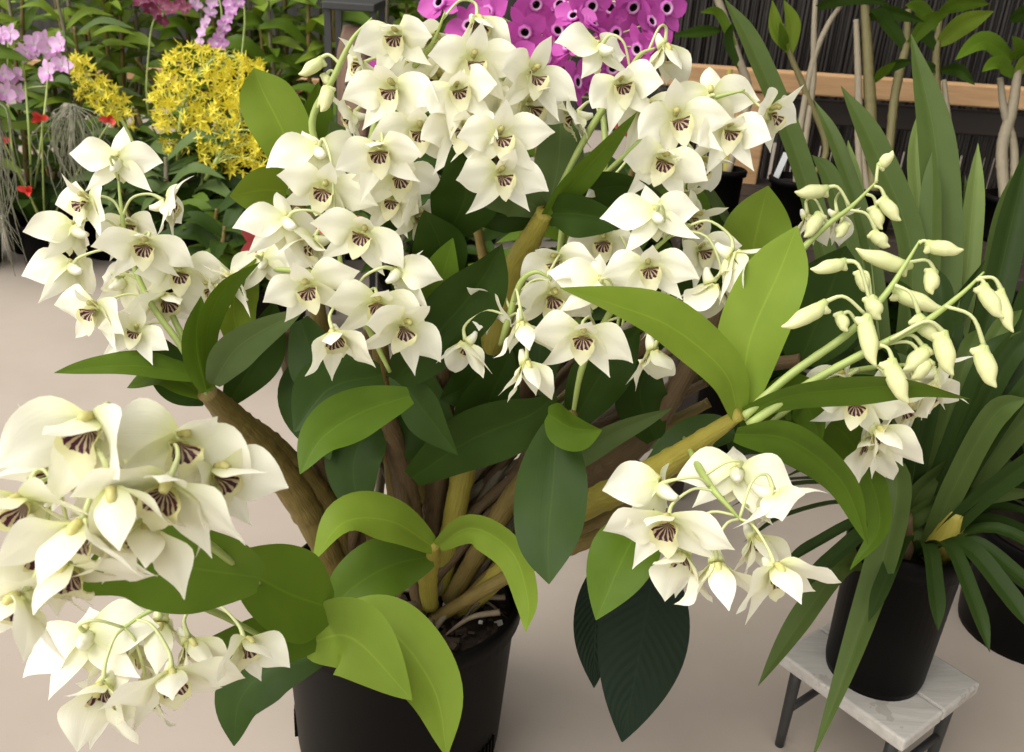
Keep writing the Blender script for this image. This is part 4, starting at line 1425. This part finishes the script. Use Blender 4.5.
# ------------------------------------------------------------------ strap leaved plant on the white stool
HB = .15
A_, B_, C_ = G(778, 652, HB), G(905, 742, HB), G(979, 681, HB)
e1 = (A_ - B_).normalized()
e2 = Vector((0, 0, 1)).cross(e1)
if e2.dot(C_ - B_) < 0:
    e2 = -e2
l1, l2 = (A_ - B_).length, max((C_ - B_).dot(e2), .16)
sc_ = B_ + e1 * l1 / 2 + e2 * l2 / 2
RS = Matrix((e1, e2, Vector((0, 0, 1)))).transposed()
t = thing('wooden_stool', 'low weathered white wooden stool on dark legs under the black pot at right', 'stool', (sc_.x, sc_.y, 0))
for k in range(2):
    mb = MB(); box(mb, sc_ + e2 * (l2 / 2) * (k - .5) + Vector((0, 0, -.009)), (l1, l2 / 2 - .0015, .018), RS)
    bevel(build('top_board', mb, M['white_wood'], t, False), .003)
for s1 in (-1, 1):
    for s2 in (-1, 1):
        a = sc_ + e1 * s1 * (l1 / 2 - .02) + e2 * s2 * (l2 / 2 - .02)
        b = a + e1 * s1 * .0 + e2 * s2 * .0
        mb = MB(); tube(mb, [Vector((a.x, a.y, HB - .018)), Vector((b.x, b.y, 0.0))], [.008, .006], 10, 6)
        build('leg', mb, M['metal_dark'], t)
    mb = MB()
    a = sc_ + e1 * s1 * (l1 / 2 - .02) - e2 * (l2 / 2 - .02)
    b = sc_ + e1 * s1 * (l1 / 2 - .02) + e2 * (l2 / 2 - .02)
    tube(mb, [Vector((a.x, a.y, .06)), Vector((b.x, b.y, .06))], [.005], 8, 4)
    build('stretcher', mb, M['metal_dark'], t)

cb = G(873, 668, HB)
t = thing('strap_leaved_orchid', 'tall strap leaved orchid in a black pot on the white stool at right', 'orchid', cb)
rp = 62 / F * (cb - CAM).dot(camvec(512, 376)) * 0.86
hp = .20
build('pot', pot_mesh(rp, rp * .86, hp, cb, 48), M['black_plastic'], t)
build('potting_mix', soil_mesh(rp * .93, hp * .87, cb), M['soil'], t)
top = cb + Vector((0, 0, hp * .88))
for k, (x, y) in enumerate(((-.02, -.02), (.025, -.01), (0, .03), (.03, .03), (-.03, .02))):
    mb = MB()
    q = top + Vector((x, y, -.01))
    tube(mb, [q, q + Vector((x * .3, y * .3, .03)), q + Vector((x * .5, y * .5, .075))], [.014, .020, .010], 12, 12)
    build('pseudobulb', mb, M['cane_green' if k % 2 else 'cane_brown'], t)
dt = (top - CAM).dot(camvec(512, 376))
STR = [  # path (after the base), end depth, width px, turn, material
    ([(900, 430), (938, 300), (936, 150), (911, 34)], 1.18, 42, 15, 'strap'), ([(862, 420), (808, 190), (756, 55), (724, -2)], 1.10, 24, 25, 'strap'),
    ([(900, 430), (912, 260), (875, 150), (841, 86)], 1.15, 30, 22, 'strap'), ([(890, 430), (872, 260), (838, 150), (814, 100)], 1.2, 18, 20, 'strap'),
    ([(880, 440), (862, 280), (853, 190), (848, 140)], 1.2, 22, 20, 'strap_pale'), ([(930, 430), (962, 300), (972, 210), (978, 143)], 1.22, 24, 25, 'strap_pale'),
    ([(910, 430), (928, 300), (932, 200), (932, 152)], 1.15, 24, -20, 'strap'), ([(905, 430), (920, 250), (916, 160), (920, 108)], 1.28, 22, 15, 'strap_pale'),
    ([(870, 430), (850, 260), (830, 180), (812, 155)], 1.12, 22, 20, 'strap'), ([(940, 440), (985, 330), (1012, 220), (1030, 140)], 1.16, 34, 20, 'strap_dark'),
    ([(930, 450), (975, 350), (1000, 230), (1012, 175)], 1.2, 24, 15, 'strap'), ([(935, 450), (1000, 380), (1030, 300), (1050, 240)], 1.15, 34, 20, 'strap_dark'),
    ([(910, 470), (950, 350), (968, 260), (965, 175)], 1.22, 22, 25, 'strap'), ([(915, 500), (960, 462), (1000, 440), (1050, 424)], 1.06, 26, 38, 'strap'),
    ([(910, 520), (945, 500), (990, 493), (1050, 492)], 1.05, 20, 38, 'strap'), ([(915, 530), (950, 540), (1000, 560), (1040, 600)], 1.1, 22, 30, 'strap_dark'),
    ([(872, 520), (866, 488), (881, 468), (897, 480), (888, 540), (853, 650), (812, 760)], 0.96, 34, 12, 'strap'),
    ([(860, 560), (838, 570), (800, 622), (758, 686)], 1.02, 26, 20, 'strap'), ([(868, 530), (858, 480), (850, 430), (848, 395)], 1.1, 26, 20, 'strap_dark'),
    ([(920, 500), (975, 420), (1010, 350), (1045, 330)], 1.1, 24, 30, 'strap'), ([(905, 480), (930, 380), (950, 320), (985, 260)], 1.14, 24, 30, 'strap_dark'),
    ([(925, 520), (980, 480), (1020, 470), (1060, 480)], 1.18, 24, 30, 'strap_dark'),
]
for k, (pts, d1, w, tw, mn) in enumerate(STR):
    n = len(pts)
    base = top + Vector((.012 * math.cos(k * 2.4), .012 * math.sin(k * 2.4), 0))
    ww = [base] + [P(x, y, dt + (d1 - dt) * (i + 1) / n) for i, (x, y) in enumerate(pts)]
    mb = MB(); blade(mb, ww, w * .88 / F * (dt + d1) / 2 / math.cos(R(tw)), (tw * .7, tw * 1.2), .5, prof_strap, 36, 6, .02, k)
    build('leaf', mb, M[mn], t)
sr = random.Random(6)
for k in range(20):
    a = k * .95
    e = Vector((math.cos(a), math.sin(a), 0))
    L = sr.uniform(.12, .19)
    base = top + e * .015
    pts = [base, base + e * L * .35 + Vector((0, 0, L * .35)), base + e * L * .8 + Vector((0, 0, L * .25)), base + e * L * 1.08 + Vector((0, 0, L * (.02 if e.y > -.2 else .12)))]
    mb = MB(); blade(mb, pts, sr.uniform(.016, .022), sr.uniform(-25, 25), .5, prof_strap, 18, 6, .02, k, ref=Vector((-e.x * .4, -e.y * .4, 1)))
    build('leaf', mb, M['strap_dark'], t)
for k in range(30):
    a = sr.uniform(0, 6.28)
    L = sr.uniform(.24, .40)
    e = Vector((math.cos(a), math.sin(a), 0))
    if e.y < -.3 and e.x < .3:
        e.y = -e.y
    sp_ = sr.uniform(.15, .75)
    base = top + e * .02
    hgt = math.sqrt(1 - sp_ * sp_)
    pts = [base, base + e * L * .18 * sp_ + Vector((0, 0, L * .4 * hgt)), base + e * L * .5 * sp_ + Vector((0, 0, L * .78 * hgt)), base + e * L * sp_ + Vector((0, 0, L * hgt * .95 - L * .25 * sp_))]
    mb = MB(); blade(mb, pts, sr.uniform(.018, .028), (sr.uniform(-20, 20), sr.uniform(-30, 30)), .5, prof_strap, 24, 6, .02, k, ref=None if k % 2 else Vector((-e.x, -e.y, .5)))
    build('leaf', mb, M['strap_dark' if k % 3 else 'strap'], t)

# second dark potted plant at the right edge
b = G(1022, 628); b.z = 0
t = potted('strap_leaved_orchid', 'dark leaved plant in a black pot on the floor at the lower right edge', 'orchid', b, .115, .19)
for k in range(46):
    a = sr.uniform(0, 6.28)
    L = sr.uniform(.2, .42)
    e = Vector((math.cos(a), math.sin(a), 0))
    sp_ = sr.uniform(.2, .8)
    base = b + e * .03 + Vector((0, 0, .16))
    hgt = math.sqrt(1 - sp_ * sp_)
    pts = [base, base + e * L * .2 * sp_ + Vector((0, 0, L * .4 * hgt)), base + e * L * .55 * sp_ + Vector((0, 0, L * .75 * hgt)), base + e * L * sp_ + Vector((0, 0, L * hgt * .85 - L * .2 * sp_))]
    mb = MB(); blade(mb, pts, sr.uniform(.018, .026), 0, .5, prof_strap, 20, 4, .02, k, ref=Vector((-e.x, -e.y, .5)))
    build('leaf', mb, M['strap_dark'], t)

# ------------------------------------------------------------------ light
w = bpy.data.worlds.new('world')
sc.world = w
w.use_nodes = True
nt = w.node_tree
nt.nodes.clear()
wo = nt.nodes.new('ShaderNodeOutputWorld')
bgn = nt.nodes.new('ShaderNodeBackground')
tc = nt.nodes.new('ShaderNodeTexCoord')
# sky gradient shaped to light flower faces from left and behind camera, right dimmed
vm = nt.nodes.new('ShaderNodeVectorMath')
vm.operation = 'DOT_PRODUCT'
nt.links.new(tc.outputs['Generated'], vm.inputs[0])
vm.inputs[1].default_value = Vector((-.62, -.55, .56)).normalized()
fac = math_n(nt, 'MULTIPLY_ADD', vm.outputs['Value'], 0.5, 0.5)
rp_ = ramp(nt, fac, [(0.0, (0.06, 0.06, 0.06)), (0.45, (0.10, 0.10, 0.097)), (1.0, (1.0, 0.985, 0.95))])
nt.links.new(rp_.outputs[0], bgn.inputs[0])
bgn.inputs[1].default_value = 2.05
nt.links.new(bgn.outputs[0], wo.inputs[0])
sd = bpy.data.lights.new('sun', 'SUN')
sd.energy = 3.0
sd.angle = R(42)
sd.color = (1.0, 0.97, 0.91)
so = bpy.data.objects.new('sun', sd)
C.objects.link(so)
so.rotation_euler = Vector((0.58, 0.36, -1.0)).to_track_quat('-Z', 'Y').to_euler()
so.location = (-1, -1, 3)

sc.view_settings.view_transform = 'Standard'
sc.view_settings.look = 'None'
sc.view_settings.gamma = 1
sc.view_settings.use_curve_mapping = False
sc.view_settings.exposure = 0.0
